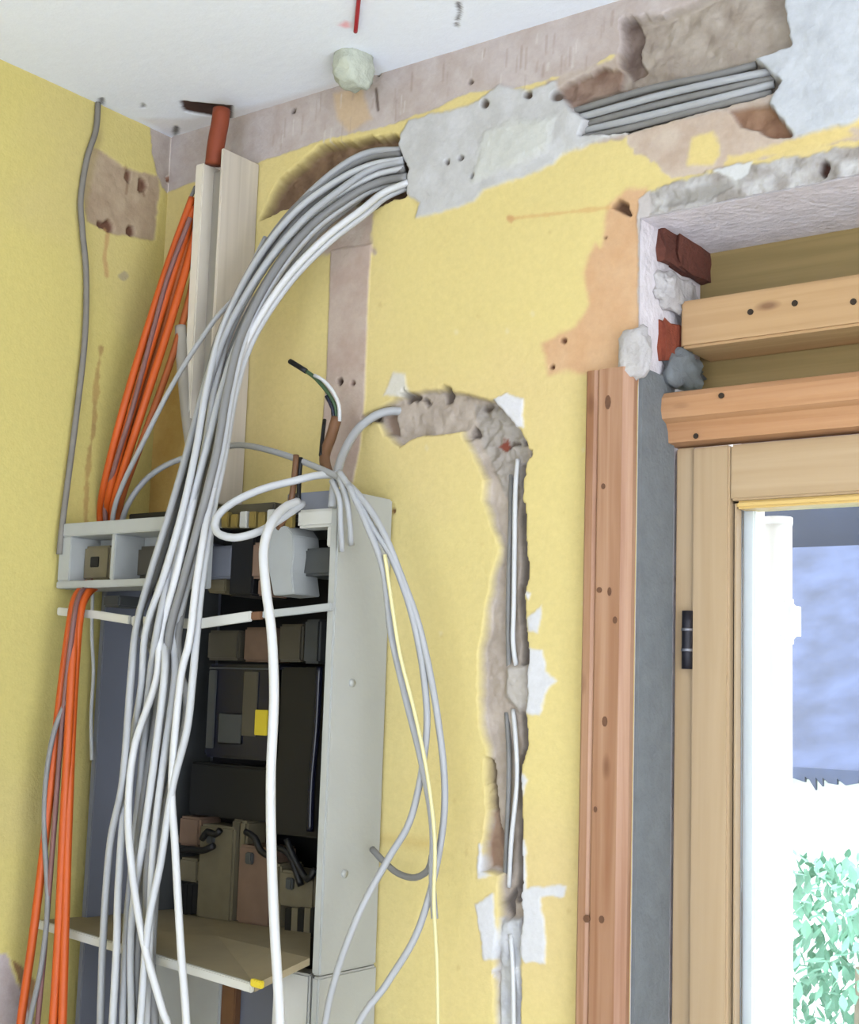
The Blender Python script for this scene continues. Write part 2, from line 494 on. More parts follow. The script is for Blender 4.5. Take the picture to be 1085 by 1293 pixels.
# bare plaster and yellow remnants under the trough
LW.append(dict(p=[(788, 172), (850, 152), (915, 138), (935, 150), (1000, 180), (1090, 160), (1090, 175), (1000, 192), (915, 214), (850, 222), (824, 206), (800, 192)], c=(214, 196, 180), c2=(200, 178, 160), h=-0.001, warp=0.006))
LW.append(dict(p=[(872, 172), (900, 166), (910, 196), (900, 208), (868, 208)], c=(234, 212, 144), warp=0.004, soft=.004))
LW.append(dict(p=[(920, 196), (1000, 176), (1070, 160), (1085, 172), (990, 196), (915, 212)], c=(232, 208, 142), warp=0.006, soft=.004))
LW.append(dict(p=[(918, 138), (975, 130), (1003, 170), (975, 172), (935, 160)], c=(164, 130, 106), c2=(140, 104, 82), h=-0.012, rough=0.004, warp=0.004))
# lintel render
LW.append(dict(p=[(812, 246), (850, 230), (918, 214), (1090, 182), (1800, 40), (1800, 300), (812, 400)], c=(208, 205, 204), c2=(164, 156, 150), ccell=.022, h=0.003, rough=0.006, rcell=0.022, warp=0.006, soft=0.004))
LW.append(dict(p=[(840, 250), (920, 228), (925, 236), (900, 250), (838, 262)], c=(170, 165, 160), h=-0.002, rough=0.004, warp=0.006, soft=0.005))
LW.append(dict(p=disc(1041, 213, 6, s=1.6), c=(90, 60, 50), h=-0.014, warp=0.001))  # dark colour stands in for the shade in the hole
LW.append(dict(p=[(900, 215), (950, 205), (948, 222), (930, 228)], c=(222, 222, 222), h=0.003, warp=0.004))
# peach filler
LW.append(dict(p=[(818, 236), (790, 238), (766, 262), (758, 312), (752, 306), (738, 345), (744, 386), (728, 412), (684, 434), (692, 474), (716, 468), (748, 474), (752, 486), (815, 486), (818, 300)], c=(226, 186, 146), c2=(220, 176, 134), h=-0.0006, warp=0.004, soft=0.006))
LW.append(dict(p=[(806, 252), (822, 240), (822, 480), (806, 470)], c=(208, 200, 198), h=0.001, warp=0.003))
for q in ((712, 430, 4), (697, 463, 3), (764, 300, 2)):
    LW.append(dict(p=disc(q[0], q[1], q[2]), c=(110, 70, 50), h=-0.006, warp=0.001))  # small holes with their inner shade painted as brown
LW.append(dict(p=[(770, 262), (780, 252), (792, 258), (796, 272), (782, 266)], c=(120, 90, 70), h=-0.016, warp=0.002))  # hole tinted dark brown for the shade inside
LW.append(dict(p=[(642, 276), (700, 270), (768, 262)], w=0.003, c=(222, 180, 120), h=-0.0005, warp=0.003, a=.7))
LW.append(dict(p=disc(645, 276, 5), c=(210, 160, 110), warp=0.002, a=.7))
# white filler between the two runs of cable
WHITE = (214, 213, 214)
LW.append(dict(p=[(500, 182), (516, 152), (560, 142), (600, 130), (630, 108), (668, 116), (700, 104), (716, 132), (742, 150), (735, 168), (789, 168), (740, 186), (711, 194), (699, 208), (660, 224), (612, 240), (600, 256), (560, 266), (525, 276), (530, 256), (512, 246), (514, 214)],
               c=WHITE, c2=(202, 200, 198), h=0.0025, rough=0.0025, rcell=0.04, warp=0.005, wcell=.05, soft=0.004))
LW.append(dict(p=[(612, 168), (650, 155), (700, 150), (690, 190), (640, 214), (600, 226)], c=(214, 214, 208), h=0.006, rough=0.002, soft=0.008, warp=.006))
for q in ((613, 131, 5), (668, 120, 5), (594, 103, 3), (566, 205, 3), (583, 200, 2.5), (598, 223, 2.5), (370, 140, 3), (477, 93, 3), (703, 122, 6)):
    LW.append(dict(p=disc(q[0], q[1], q[2]), c=(110, 95, 85), h=-0.008, warp=0.001))  # narrow holes, shade given by a dark colour
LW.append(dict(p=[(474, 112), (477, 138)], w=0.0022, c=(120, 104, 96), h=-0.002, warp=0.002))
for q in ((405, 118), (520, 92), (560, 80), (640, 62), (690, 45), (720, 60), (360, 150)):
    LW.append(dict(p=[q, (q[0] - 1, q[1] + 22)], w=0.0012, c=(170, 150, 140), h=-0.001, warp=0.001, a=.6))
# right hand white filler
LW.append(dict(p=[(994, 22), (990, -40), (1500, -260), (1520, 50), (1090, 152), (1040, 164), (1005, 172), (972, 132), (986, 104), (952, 74), (1000, 58)], c=(214, 217, 223), c2=(200, 203, 209), h=0.004, rough=0.004, rcell=0.04, warp=0.005, wcell=.05, soft=.003))
# big chase with the thin cables
LW.append(dict(p=[(484, 500), (497, 470), (512, 472), (516, 500)], c=(226, 220, 208), h=0.001, warp=0.003, soft=.004))
LW.append(dict(p=[(610, 512), (640, 498), (660, 505), (662, 540), (640, 540)], c=(232, 230, 234), h=0.002, warp=0.004))
for q in ([(664, 818), (684, 822), (690, 848), (704, 860), (688, 876), (682, 904), (662, 900)], [(666, 780), (684, 764), (686, 775), (680, 800), (667, 798)], [(664, 748), (670, 750), (668, 758)],
          [(600, 1142), (622, 1130), (630, 1212), (612, 1210), (604, 1170)], [(652, 1122), (682, 1120), (690, 1190), (688, 1216), (664, 1214), (650, 1200)], [(670, 1120), (714, 1120), (712, 1132), (670, 1133)],
          [(606, 1066), (612, 1100), (624, 1106), (604, 1108)], [(655, 970), (667, 985), (660, 1010)], [(652, 1060), (664, 1060), (664, 1125), (652, 1130)], [(620, 1225), (640, 1200), (656, 1215), (658, 1250), (628, 1250)]):
    LW.append(dict(p=q, c=(228, 227, 230), h=0.0015, warp=0.004, soft=.0025))
CH = [(458, 526), (490, 508), (514, 496), (548, 492), (596, 500), (623, 507), (657, 544), (668, 568), (660, 600), (657, 650), (660, 700), (664, 722), (657, 755), (660, 800), (665, 828), (662, 900), (664, 942), (655, 970), (656, 1040), (658, 1090), (655, 1130), (661, 1150), (655, 1200), (656, 1310),
      (627, 1310), (624, 1229), (632, 1189), (629, 1142), (630, 1104), (609, 1098), (612, 1063), (617, 1013), (615, 944), (605, 915), (606, 826), (615, 767), (624, 720), (631, 691), (621, 661), (611, 632), (611, 605), (596, 571), (582, 544), (562, 546), (524, 551), (504, 563), (487, 549), (477, 534)]
LW.append(dict(p=CH, c=(200, 186, 174), c2=(176, 162, 150), h=-0.017, rough=0.006, rcell=0.03, warp=0.004, soft=0.003))
LW.append(dict(p=[(590, 506), (625, 510), (655, 545), (662, 600), (640, 640), (620, 600), (600, 560)], c=(186, 178, 170), c2=(160, 150, 142), h=-0.02, rough=0.010, rcell=0.018, warp=0.004, soft=.004))
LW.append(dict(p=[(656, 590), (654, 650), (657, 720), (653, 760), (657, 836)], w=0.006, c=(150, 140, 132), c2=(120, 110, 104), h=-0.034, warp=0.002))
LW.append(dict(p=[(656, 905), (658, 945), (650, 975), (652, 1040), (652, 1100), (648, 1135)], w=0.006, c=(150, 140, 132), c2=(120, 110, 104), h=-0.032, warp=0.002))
LW.append(dict(p=[(660, 640), (659, 690), (663, 722), (658, 750), (660, 800), (664, 828)], w=0.0045, c=(130, 120, 112), h=-0.05, warp=.003))  # narrow slot, also coloured darker to strengthen its shadow
LW.append(dict(p=[(661, 920), (662, 945), (655, 968), (656, 1040), (657, 1090), (654, 1130)], w=0.004, c=(130, 120, 112), h=-0.05, warp=.003))  # lower slot, shadow helped by a darker colour
LW.append(dict(p=[(613, 960), (617, 1013), (624, 1050), (634, 1100)], w=0.003, c=(150, 130, 118), h=-0.034, warp=.004))
LW.append(dict(p=[(636, 842), (660, 838), (664, 885), (650, 900), (634, 880)], c=(196, 188, 180), h=-0.008, rough=.004, soft=.006))
LW.append(dict(p=[(610, 1070), (618, 1020), (626, 1060), (634, 1098), (612, 1096)], c=(168, 140, 118), c2=(150, 120, 100), h=-0.02, rough=.005))
LW.append(dict(p=[(630, 1140), (644, 1120), (640, 1160)], c=(120, 110, 104), h=-0.026, rough=.004, warp=.002))
LW.append(dict(p=[(630, 1160), (655, 1160), (655, 1310), (627, 1310), (626, 1200)], c=(212, 212, 214), c2=(196, 196, 200), h=-0.006, rough=.006, soft=.005))
for q in ((513, 499, 7), (531, 504, 4), (560, 497, 8), (607, 514, 6), (640, 558, 5), (656, 556, 4), (668, 570, 4), (592, 547, 7), (470, 530, 5)):
    LW.append(dict(p=disc(q[0], q[1], q[2], jit=.5, s=.8), c=(110, 98, 90), h=-0.026, warp=0.006, wcell=.012, soft=.003))  # ragged holes with shade put into a dark colour
LW.append(dict(p=disc(629, 560, 5, s=1.5, jit=.6), c=(136, 74, 60), h=-0.02, warp=0.006, wcell=.01))
LW.append(dict(p=[(478, 525), (492, 520), (496, 548), (486, 546)], c=(150, 128, 112), h=-0.024, warp=.002))
for q in ((497, 645, 3), (486, 690, 2)):
    LW.append(dict(p=disc(q[0], q[1], q[2]), c=(150, 110, 70), h=-0.003, warp=0.001))
# smudge behind the loop of cables
LW.append(dict(p=[(476, 1058), (540, 1066)], w=0.005, c=(206, 170, 96), soft=0.012, a=.5))
# ochre painted in for the shade behind the conduits, above the cabinet
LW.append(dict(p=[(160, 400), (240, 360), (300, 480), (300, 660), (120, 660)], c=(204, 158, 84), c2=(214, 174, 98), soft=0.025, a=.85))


def wb_uv(px, py):
    p = P(px, py); return (p[0], p[2])


STEP = 0.0022
bx1 = XL + round((1.36 - XL) / STEP) * STEP
bx0 = XL - round(XL / STEP) * STEP
bz1 = ZL + math.ceil((2.5 - ZL) / STEP) * STEP
bz0 = ZL - round((ZL - 0.98) / STEP) * STEP
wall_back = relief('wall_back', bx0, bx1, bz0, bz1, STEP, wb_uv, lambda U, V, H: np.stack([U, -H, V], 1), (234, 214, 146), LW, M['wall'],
                   hole=lambda U, V: ((U > XL) & (V < ZL)) | ((U > 0.04) & (U < 0.545) & (V < 1.765)), basecol2=(232, 208, 150))
tag(wall_back, 'yellow back wall with open cable chases, bare plaster and white filler')
# the rest of this wall outside the picture
MB().box(0.545, XL, 0.0, 0.02, 0, bz0).box(0, 0.04, 0.0, 0.02, 0, bz0).box(0.04, 0.545, 0.0, 0.02, 0, 0.80).build('wall_lower', M['plain_yellow'], wall_back)
ext = relief('wall_above_window', bx1, 3.3, ZL, bz1, 0.004, wb_uv, lambda U, V, H: np.stack([U, -H, V], 1), (234, 214, 146), LW, M['wall'], basecol2=(232, 208, 150))
ext.parent = wall_back
del ext['kind']
MB().box(XR, 3.3, 0.0, 0.02, 0, ZL).box(XL, XR, 0.0, 0.02, 0, ZB).build('wall_right_of_window', M['plain_yellow'], wall_back)
# masonry behind the plaster: reveal of the window opening
rv = MB()
rv.box(XL - 0.06, XL, 0.020, 0.34, ZB, ZL)
rv.box(XL - 0.06, XR + 0.2, 0.036, 0.34, ZL, ZL + 0.12)
rv.box(XL - 0.003, XL, 0.0015, 0.020, ZB, ZL)
rv.box(XL - 0.003, XR, 0.0030, 0.036, ZL, ZL + 0.003)
rv.box(XR, XR + 0.2, 0.025, 0.34, ZB, ZL)
rv.box(XL - 0.2, XR + 0.2, 0.025, 0.34, ZB - 0.2, ZB)
rv.build('reveal', M['reveal'], wall_back)


def lump(name, cx, cy, cz, sx, sy, sz, material, parent, seed, jit=0.18, sub=2, box=True):
    rr = random.Random(seed)
    bm = bmesh.new()
    bmesh.ops.create_cube(bm, size=1.0)
    bmesh.ops.subdivide_edges(bm, edges=list(bm.edges), cuts=sub, use_grid_fill=True)
    for v in bm.verts:
        f = 1.0
        if not box:
            f = 0.62 / max(v.co.length, .01)
            f = 0.12 + 0.88 * f
        j = [1 + jit * (rr.random() - .5) * 2 for _ in range(3)]
        v.co = Vector((cx + v.co.x * f * sx * j[0], cy + v.co.y * f * sy * j[1], cz + v.co.z * f * sz * j[2]))
    if not box:
        bmesh.ops.subdivide_edges(bm, edges=list(bm.edges), cuts=1, use_grid_fill=True, smooth=1.0)
    me = bpy.data.meshes.new(name); bm.to_mesh(me); bm.free()
    return link(name, me, material, parent, smooth=not box)


# broken bricks showing in the left reveal
def brick(pxy, d0, d1, dz, material, seed, dx=0.02):
    p = P(pxy[0], pxy[1], -(d0 + d1) / 2)
    return lump('brick', XL + 0.002, (d0 + d1) / 2, p[2], dx, d1 - d0, dz, material, wall_back, seed, 0.12)


brick((848, 436), 0.055, 0.125, 0.058, M['brick'], 3)
brick((862, 330), 0.09, 0.21, 0.055, M['brickdark'], 4, 0.03)
brick((848, 315), 0.05, 0.12, 0.05, M['brickdark'], 5, 0.018)
lump('mortar_lump', XL + 0.002, 0.10, P(860, 370, -.1)[2], 0.03, 0.10, 0.05, M['mortar'], wall_back, 8, 0.25, 3, False)
lump('mortar_lump', XL + 0.006, 0.115, P(880, 465, -.11)[2], 0.035, 0.09, 0.05, M['foam'], wall_back, 9, 0.3, 3, False)
lump('filler_lump', P(803, 452)[0], -0.004, P(803, 448)[2], 0.040, 0.026, 0.066, M['mortar'], wall_back, 10, 0.16, 3, False)

# ------------------------------------------------------------------ structure: left wall
LL = []
LL.append(dict(p=[(190, 158), (225, 168), (228, 260), (205, 236), (199, 220), (192, 190)], c=(200, 186, 176), c2=(186, 170, 160), h=-0.001))
LL.append(dict(p=[(113, 186), (126, 188), (159, 212), (199, 222), (202, 239), (196, 304), (143, 296), (110, 280), (103, 232)], c=(196, 174, 146), c2=(182, 158, 132), h=-0.002, rough=.002, warp=.004))
for q in ((163, 222, 4, 1.6), (181, 234, 5, 1.8), (138, 286, 8, 1.0), (128, 283, 4, 1.), (167, 291, 5, 1.4), (215, 226, 5, 1)):
    LL.append(dict(p=disc(q[0], q[1], q[2], s=q[3]), c=(120, 84, 66), h=-0.01, warp=0.002))  # nail holes painted dark brown for their inner shade
LL.append(dict(p=[(159, 212), (163, 222), (160, 244)], w=0.003, c=(150, 120, 96), a=.6)); LL.append(dict(p=[(181, 226), (183, 246)], w=0.003, c=(140, 106, 84), a=.7))
LL.append(dict(p=[(137, 290), (132, 325), (135, 348)], w=0.004, c=(206, 164, 110), warp=.003, a=.8))
LL.append(dict(p=disc(156, 349, 6), c=(176, 164, 140), warp=.002, a=.7))
LL.append(dict(p=[(128, 440), (122, 480), (118, 540), (110, 600), (108, 660)], w=0.005, c=(200, 164, 100), c2=(176, 140, 90), warp=0.006, a=.8))
LL.append(dict(p=[(126, 170), (112, 230), (103, 280)], w=0.007, c=(196, 176, 120), soft=.008, a=.5))
LL.append(dict(p=[(-40, 1200), (8, 1205), (20, 1240), (40, 1262), (34, 1310), (-40, 1310)], c=(204, 190, 188), c2=(190, 172, 168), h=-0.002, warp=.005))
LL.append(dict(p=[(14, 1210), (30, 1222), (46, 1240), (44, 1300), (30, 1262)], c=(170, 110, 80), c2=(140, 100, 80), warp=.005, a=.8))


def wl_uv(px, py):
    p = PL(px, py); return (p[1], p[2])


wall_left = relief('wall_left', -0.62, 0.012, 0.9, 2.505, 0.003, wl_uv, lambda U, V, H: np.stack([H, U, V], 1), (226, 209, 130), LL, M['wall'], basecol2=(222, 203, 138))
tag(wall_left, 'yellow left wall with a patch of bare plaster near the corner')
MB().box(-0.02, 0.0, -3.4, -0.60, 0, 2.5).box(-0.02, 0.0, -0.62, 0.02, 0, 0.92).build('wall_rest', M['plain_yellow'], wall_left)

# ------------------------------------------------------------------ structure: ceiling, floor, other walls
LC = []
LC.append(dict(p=[(180, 150), (215, 172), (330, 148), (470, 100), (470, 92), (330, 132), (240, 150)], c=(214, 206, 204), soft=.012, a=.6))
LC.append(dict(p=[(228, 127), (294, 134), (294, 152), (262, 147), (232, 141)], c=(62, 44, 42), c2=(80, 58, 50), h=-0.004, warp=.003))  # shade of a deep slot painted into a very shallow dip
LC.append(dict(p=[(579, 4), (581, 16), (578, 26)], w=0.003, c=(110, 104, 104), h=-0.003, warp=.002))
LC.append(dict(p=disc(577, 32, 3), c=(130, 126, 126), h=-0.003))
LC.append(dict(p=disc(436, 31, 7, s=.6), c=(232, 150, 160), soft=.006, a=.8))
for q in ((181, 134, 2), (129, 129, 3), (222, 166, 4)):
    LC.append(dict(p=disc(q[0], q[1], q[2], s=1.5), c=(120, 116, 112), h=-0.004))


def cl_uv(px, py):
    p = PC(px, py); return (p[0], p[1])


ceiling = relief('ceiling', -0.01, 1.6, -0.95, 0.01, 0.004, cl_uv, lambda U, V, H: np.stack([U, V, 2.5 - H], 1), (232, 236, 246), LC, M['ceil'], tint=0.02, wav=.001, ka=0.92)
tag(ceiling, 'white painted ceiling with small scars and a dark slot')
MB().box(0, 3.3, -3.4, -0.95, 2.5, 2.52).box(1.6, 3.3, -0.95, 0.02, 2.5, 2.52).build('ceiling_rest', M['plain_white'], ceiling)
# closed slab above so no sky leaks through
MB().box(-0.2, 3.5, -3.6, 0.3, 2.56, 2.7).build('ceiling_slab', M['plain_white'], ceiling)
fl = MB().box(0, 3.3, -3.4, 0.0, -0.05, 0).build('floor', M['floor']); tag(fl, 'dusty pale floor below the picture', kind='structure')
wr = MB().box(3.3, 3.4, -3.4, -2.65, 0, 2.5).box(3.3, 3.4, -0.85, 0.02, 0, 2.5).box(3.3, 3.4, -2.65, -0.85, 2.35, 2.5).box(3.3, 3.4, -2.65, -0.85, 0, 0.15).build('wall_right', M['plain_white'])
tag(wr, 'white right wall with a glazed door opening', kind='structure')
wf = MB().box(0, 1.1, -3.5, -3.4, 0, 2.5).box(2.7, 3.3, -3.5, -3.4, 0, 2.5).box(1.1, 2.7, -3.5, -3.4, 2.15, 2.5).box(1.1, 2.7, -3.5, -3.4, 0, 0.75).build('wall_front', M['plain_white'])
tag(wf, 'white front wall with a window opening', kind='structure')

# ------------------------------------------------------------------ window and its timber
t = MB()
# board above the window, deep in the reveal
olive = MB().box(XL, XR, 0.19, 0.215, 1.90, ZL).build('trim_1', M['olive'])
tag(olive, 'olive stained board deep in the recess above the window', kind='structure')
beam = MB().box(0.985, XR, 0.095, 0.19, 2.000, 2.070).build('trim_2', M['beam'], bevel=0.004)
tag(beam, 'pale timber beam with nail heads across the recess', kind='structure')
for px, py in ((948, 394), (1004, 383), (1078, 381)):
    p = P(px, py, -0.095)
    MB().tube([(p[0], 0.097, p[2]), (p[0], 0.0940, p[2])], 0.0045, 10, 0.01).build('nail_head', M['nail'], beam)
# rail over the sash, with a rounded nose
prof = [(0.065, 1.930), (0.058, 1.922), (0.056, 1.905), (0.060, 1.893), (0.072, 1.888), (0.078, 1.878), (0.080, 1.862), (0.12, 1.860), (0.12, 1.932), (0.075, 1.933)]
rail = MB().prism([(0.972, y, z) for y, z in prof], (XR - 0.972, 0, 0)).build('trim_3', M['rail'])
tag(rail, 'orange timber rail with moulded nose above the window sash', kind='structure')
for px, py in ((872, 548), (912, 500)):
    p = P(px, py, -0.058)
    MB().tube([(p[0], 0.075, p[2]), (p[0], 0.0545 if py < 520 else 0.0745, p[2])], 0.004, 10, 0.01).build('nail_head', M['nail'], rail)

casing = MB()
# pine casing board on the wall with a bead along its outer edge
cp = [(0.898, 0.0), (0.898, -0.016), (0.902, -0.020), (0.913, -0.021), (0.917, -0.017), (0.921, -0.021), (0.958, -0.022), (0.964, -0.017), (0.969, -0.010), (0.969, 0.0)]
casing.prism([(x, y, 0.80) for x, y in cp], (0, 0, 1.953 - 0.80))
cs = casing.build('trim_4', M['pine']); tag(cs, 'knotty pine casing board beside the window', kind='structure')
for px, py, rx_, rz_ in ((768, 508, .0045, .010), (762, 614, .003, .004), (757, 745, .004, .004), (770, 747, .003, .006), (777, 783, .0035, .005), (764, 911, .004, .007), (741, 1160, .005, .005), (760, 1161, .004, .005), (752, 1022, .0025, .004)):
    p = P(px, py, .0215)
    ring = [(p[0] + rx_ * math.cos(2 * math.pi * k / 10), -0.0205, p[2] + rz_ * math.sin(2 * math.pi * k / 10)) for k in range(10)]
    MB().prism(ring, (0, -0.0018, 0)).build('knot', M['knot'], cs)
strip = MB().box(XL + 0.0005, XL + 0.006, 0.001, 0.098, ZB, 1.955).build('trim_5', M['foam'])
tag(strip, 'grey sealing strip between casing and window frame', kind='structure')

window = MB().box(XL + 0.006, 1.004, 0.105, 0.17, ZB, 1.858).box(1.004, XR - 0.034, 0.125, 0.17, 1.80, 1.858).box(XR - 0.034, XR - 0.001, 0.105, 0.17, ZB, 1.858).box(1.004, XR - .034, .105, .17, ZB, ZB + .03).build('window_1', M['sash'], bevel=0.002)
tag(window, 'varnished pine window with glass showing white and blue outside', kind='structure')
SX0, SX1, SZ0, SZ1 = 1.004, XR - 0.036, ZB + 0.032, 1.856


def rail_part(name, x0, x1, z0, z1, y0, y1, material):
    return MB().box(x0, x1, y0, y1, z0, z1).build(name, material, window, bevel=0.003)


SW = 0.056
rail_part('sash_stile', SX0, SX0 + SW, SZ0, SZ1, 0.098, 0.155, M['sash'])
rail_part('sash_stile', SX1 - SW, SX1, SZ0, SZ1, 0.098, 0.155, M['sash'])
rail_part('sash_rail', SX0 + SW + .0005, SX1 - SW - .0005, SZ1 - 0.078, SZ1, 0.0985, 0.155, M['sashx'])
rail_part('sash_rail', SX0 + SW + .0005, SX1 - SW - .0005, SZ0, SZ0 + 0.09, 0.0985, 0.155, M['sashx'])
# stepped glazing beads
g0, g1, gz0, gz1 = SX0 + SW, SX1 - SW, SZ0 + .09, SZ1 - .078
rail_part('glazing_bead', g0, g0 + 0.006, gz0, gz1, 0.106, 0.127, M['sash'])
rail_part('glazing_bead', g1 - 0.013, g1, gz0, gz1, 0.106, 0.15, M['sash'])
rail_part('glazing_bead', g0 + .006, g1 - .013, gz1 - 0.011, gz1, 0.106, 0.15, M['bead'])
rail_part('glazing_bead', g0 + .006, g1 - .013, gz0, gz0 + 0.011, 0.106, 0.15, M['bead'])
# outer part of the frame, painted white on the weather side
rail_part('outer_frame', g0 + .004, g0 + 0.022, gz0, gz1, 0.134, 0.17, M['white_ext'])
gm, nt, b = new_mat('window_glass')
nt.nodes.remove(b)
out = nt.nodes['Material Output']
tr = nt.nodes.new('ShaderNodeBsdfTransparent'); tr.inputs['Color'].default_value = (0.95, 0.97, 0.98, 1)
gl = nt.nodes.new('ShaderNodeBsdfGlossy'); gl.inputs['Roughness'].default_value = 0.02
ms = nt.nodes.new('ShaderNodeMixShader'); fz = nt.nodes.new('ShaderNodeFresnel'); fz.inputs['IOR'].default_value = 1.45
nt.links.new(fz.outputs[0], ms.inputs[0]); nt.links.new(tr.outputs[0], ms.inputs[1]); nt.links.new(gl.outputs[0], ms.inputs[2])
nt.links.new(ms.outputs[0], out.inputs['Surface'])
MB().box(g0 + .005, g1 - .005, 0.128, 0.132, gz0 + .005, gz1 - .004).build('pane', gm, window)
# hinge
hp = P(855, 808, -0.10)
hb = MB().tube([(0.999, 0.097, hp[2] - 0.040), (0.999, 0.097, hp[2] + 0.040)], 0.0075, 12, 0.02).build('hinge', M['hinge'], window, True)
for dz in (-0.014, 0.014):
    MB().tube([(0.999, 0.097, hp[2] + dz - .002), (0.999, 0.097, hp[2] + dz + .002)], 0.0083, 12, 0.01).build('hinge_ring', M['steel'], hb, True)

# ------------------------------------------------------------------ outside the window
ground = MB().box(-14, 8, 0.6, 22, -2.9, -2.8).build('ground', M['lawn']); tag(ground, 'lawn outside below the window', kind='structure')
# white downpipe just outside the pane
p0 = P(980, 900, -0.42)
dp = empty('downpipe', (p0[0], 0.42, -2.8), 'white downpipe standing just outside the window pane', 'downpipe')
zt = P(980, 654, -0.42)[2]
MB().tube([(p0[0], 0.42, -2.8), (p0[0], 0.42, zt - .004)], 0.025, 20, 0.2).build('pipe', M['white_ext'], dp, True)
MB().tube([(p0[0], 0.42, zt - .012), (p0[0], 0.42, zt)], 0.026, 20, 0.01).build('pipe_cap', M['white_ext'], dp, True)
zc = P(980, 785, -0.42)[2]
MB().box(p0[0] - .024, p0[0] + .034, 0.392, 0.45, zc - .034, zc + .036).build('bracket', M['white_ext'], dp, bevel=0.012, seg=3)

# neighbour's house
YH = 9.0
zc_e = P(1040, 972, -YH)[2]; zr = P(1040, 690, -YH - 2.6)[2]
nb = empty('neighbour_house', (-3.0, YH, -2.8), 'white house with blue slate roof seen through the window', 'house')
MB().box(-9, 1.5, YH + 0.35, YH + 5, -2.8, zc_e + 0.1).build('house_wall', M['white_ext'], nb)
MB().prism([(-9.5, YH, zc_e), (-9.5, YH + 2.6, zr), (-9.5, YH + 5.4, zc_e), (-9.5, YH + 5.4, zc_e - .1), (-9.5, YH + 2.6, zr - .15), (-9.5, YH, zc_e - 0.08)], (11.5, 0, 0)).build('roof', M['roof'], nb)
rr = random.Random(4)
x = -4.2
for i in range(40):        # ragged eave slates, each its own piece
    w_ = 0.05 + 0.12 * rr.random()
    d1_, d2_ = 0.03 + 0.12 * rr.random() ** 2, 0.03 + 0.16 * rr.random() ** 2
    MB().prism([(x, YH - .03, zc_e + .01), (x + w_, YH - .03, zc_e + .01), (x + w_, YH - .03, zc_e - .05 - d1_), (x + .4 * w_, YH - .03, zc_e - .05 - d2_), (x, YH - .03, zc_e - .06)], (0, 0.04, 0)).build('slate', M['roof'], nb)
    x += w_
MB().box(-9.5, 2, YH + 4.0, YH + 8, zr - 0.2, zr + 2.2).build('rear_gable', M['roofd'], nb)

# shrub
sp = P(1060, 1200, -3.2)
sh = empty('shrub', (sp[0], 3.2, -2.8), 'pale green leafy shrub outside the lower window pane', 'shrub')
st = MB()
for k in range(7):
    a = rr.random() * 6.28
    st.tube([(sp[0] + .1 * math.cos(a), 3.2 + .1 * math.sin(a), -2.8), (sp[0] + .2 * math.cos(a), 3.2 + .2 * math.sin(a), -0.8), (sp[0] + .35 * math.cos(a), 3.2 + .3 * math.sin(a), sp[2] - .1 + .2 * rr.random())], 0.02, 6, 0.2)
st.build('stem', M['bark'], sh)
lf = MB()
for k in range(8000):
    a = rr.random() * 6.283; zz = rr.random()
    top = sp[2] + 0.30
    R_ = 0.75 * math.sqrt(rr.random()) * (0.35 + 0.65 * math.sin(min(1, (1 - zz) * 1.15 + .1) * 1.57))
    c = Vector((sp[0] + R_ * math.cos(a), 3.2 + R_ * math.sin(a), -2.0 + (top + 2.0) * zz))
    q = Matrix.Rotation(rr.random() * 6.28, 3, 'Z') @ Matrix.Rotation(rr.random() * 2.4, 3, 'X')
    s = 0.02 + 0.02 * rr.random()
    vs = [c + q @ Vector(v) * s for v in ((0, -1, 0), (.5, -.2, .1), (.35, .5, .05), (0, 1, 0), (-.35, .5, .05), (-.5, -.2, .1))]
    lf.add(vs, [(0, 1, 2, 3), (0, 3, 4, 5)])
fo = lf.build('foliage', M['leaf'], sh); fo['kind'] = 'stuff'

# ------------------------------------------------------------------ vertical duct by the corner
du = empty('cable_duct', (0.2, -0.04, 1.80), 'pale open cable duct upright in the corner above the cabinet', 'cable duct')
zt = P(282, 190, 0.08)[2]; zt2 = P(250, 208, 0.085)[2]
MB().box(0.224, 0.230, -0.088, -0.001, 1.80, zt).build('side_board', M['duct'], du, bevel=0.0015)
MB().box(0.183, 0.2235, -0.062, -0.001, 1.80, zt2 - .01).build('base_board', M['ductin'], du)
MB().box(0.163, 0.1825, -0.087, -0.001, 1.94, zt2).build('lip', M['ductlip'], du, bevel=0.002)
gp = [P(228, 412, .09), P(231, 470, .09), P(238, 540, .08), P(246, 590, .07)]
o = MB().tube(gp, 0.010, 12).build('conduit_stub', M['ductin'], None, True)
tag(o, 'short pale grey conduit stub hanging beside the duct foot', 'conduit')

# ------------------------------------------------------------------ meter cabinet
CX0, CX1, CZ1, CZ0, CD = 0.030, 0.552, 1.795, 0.80, 0.13
cab = empty('meter_cabinet', (0.29, 0.0, CZ0), 'open grey electricity cabinet full of cables and switchgear', 'cabinet')


def cbox(name, material, x0, x1, d0, d1, z0, z1, parent=None, bevel=0.0015):
    return MB().box(x0, x1, -d1, -d0, z0, z1).build(name, material, parent or cab, bevel=bevel)


def pbox(name, material, px0, py0, px1, py1, d0, d1, parent=None, bevel=0.0015):
    a = P(px0, py0, d1); b = P(px1, py1, d1)
    x0, x1 = sorted((a[0], b[0])); z0, z1 = sorted((a[2], b[2]))
    return cbox(name, material, max(x0, 0.004), x1, d0, d1, z0, z1, parent, bevel)


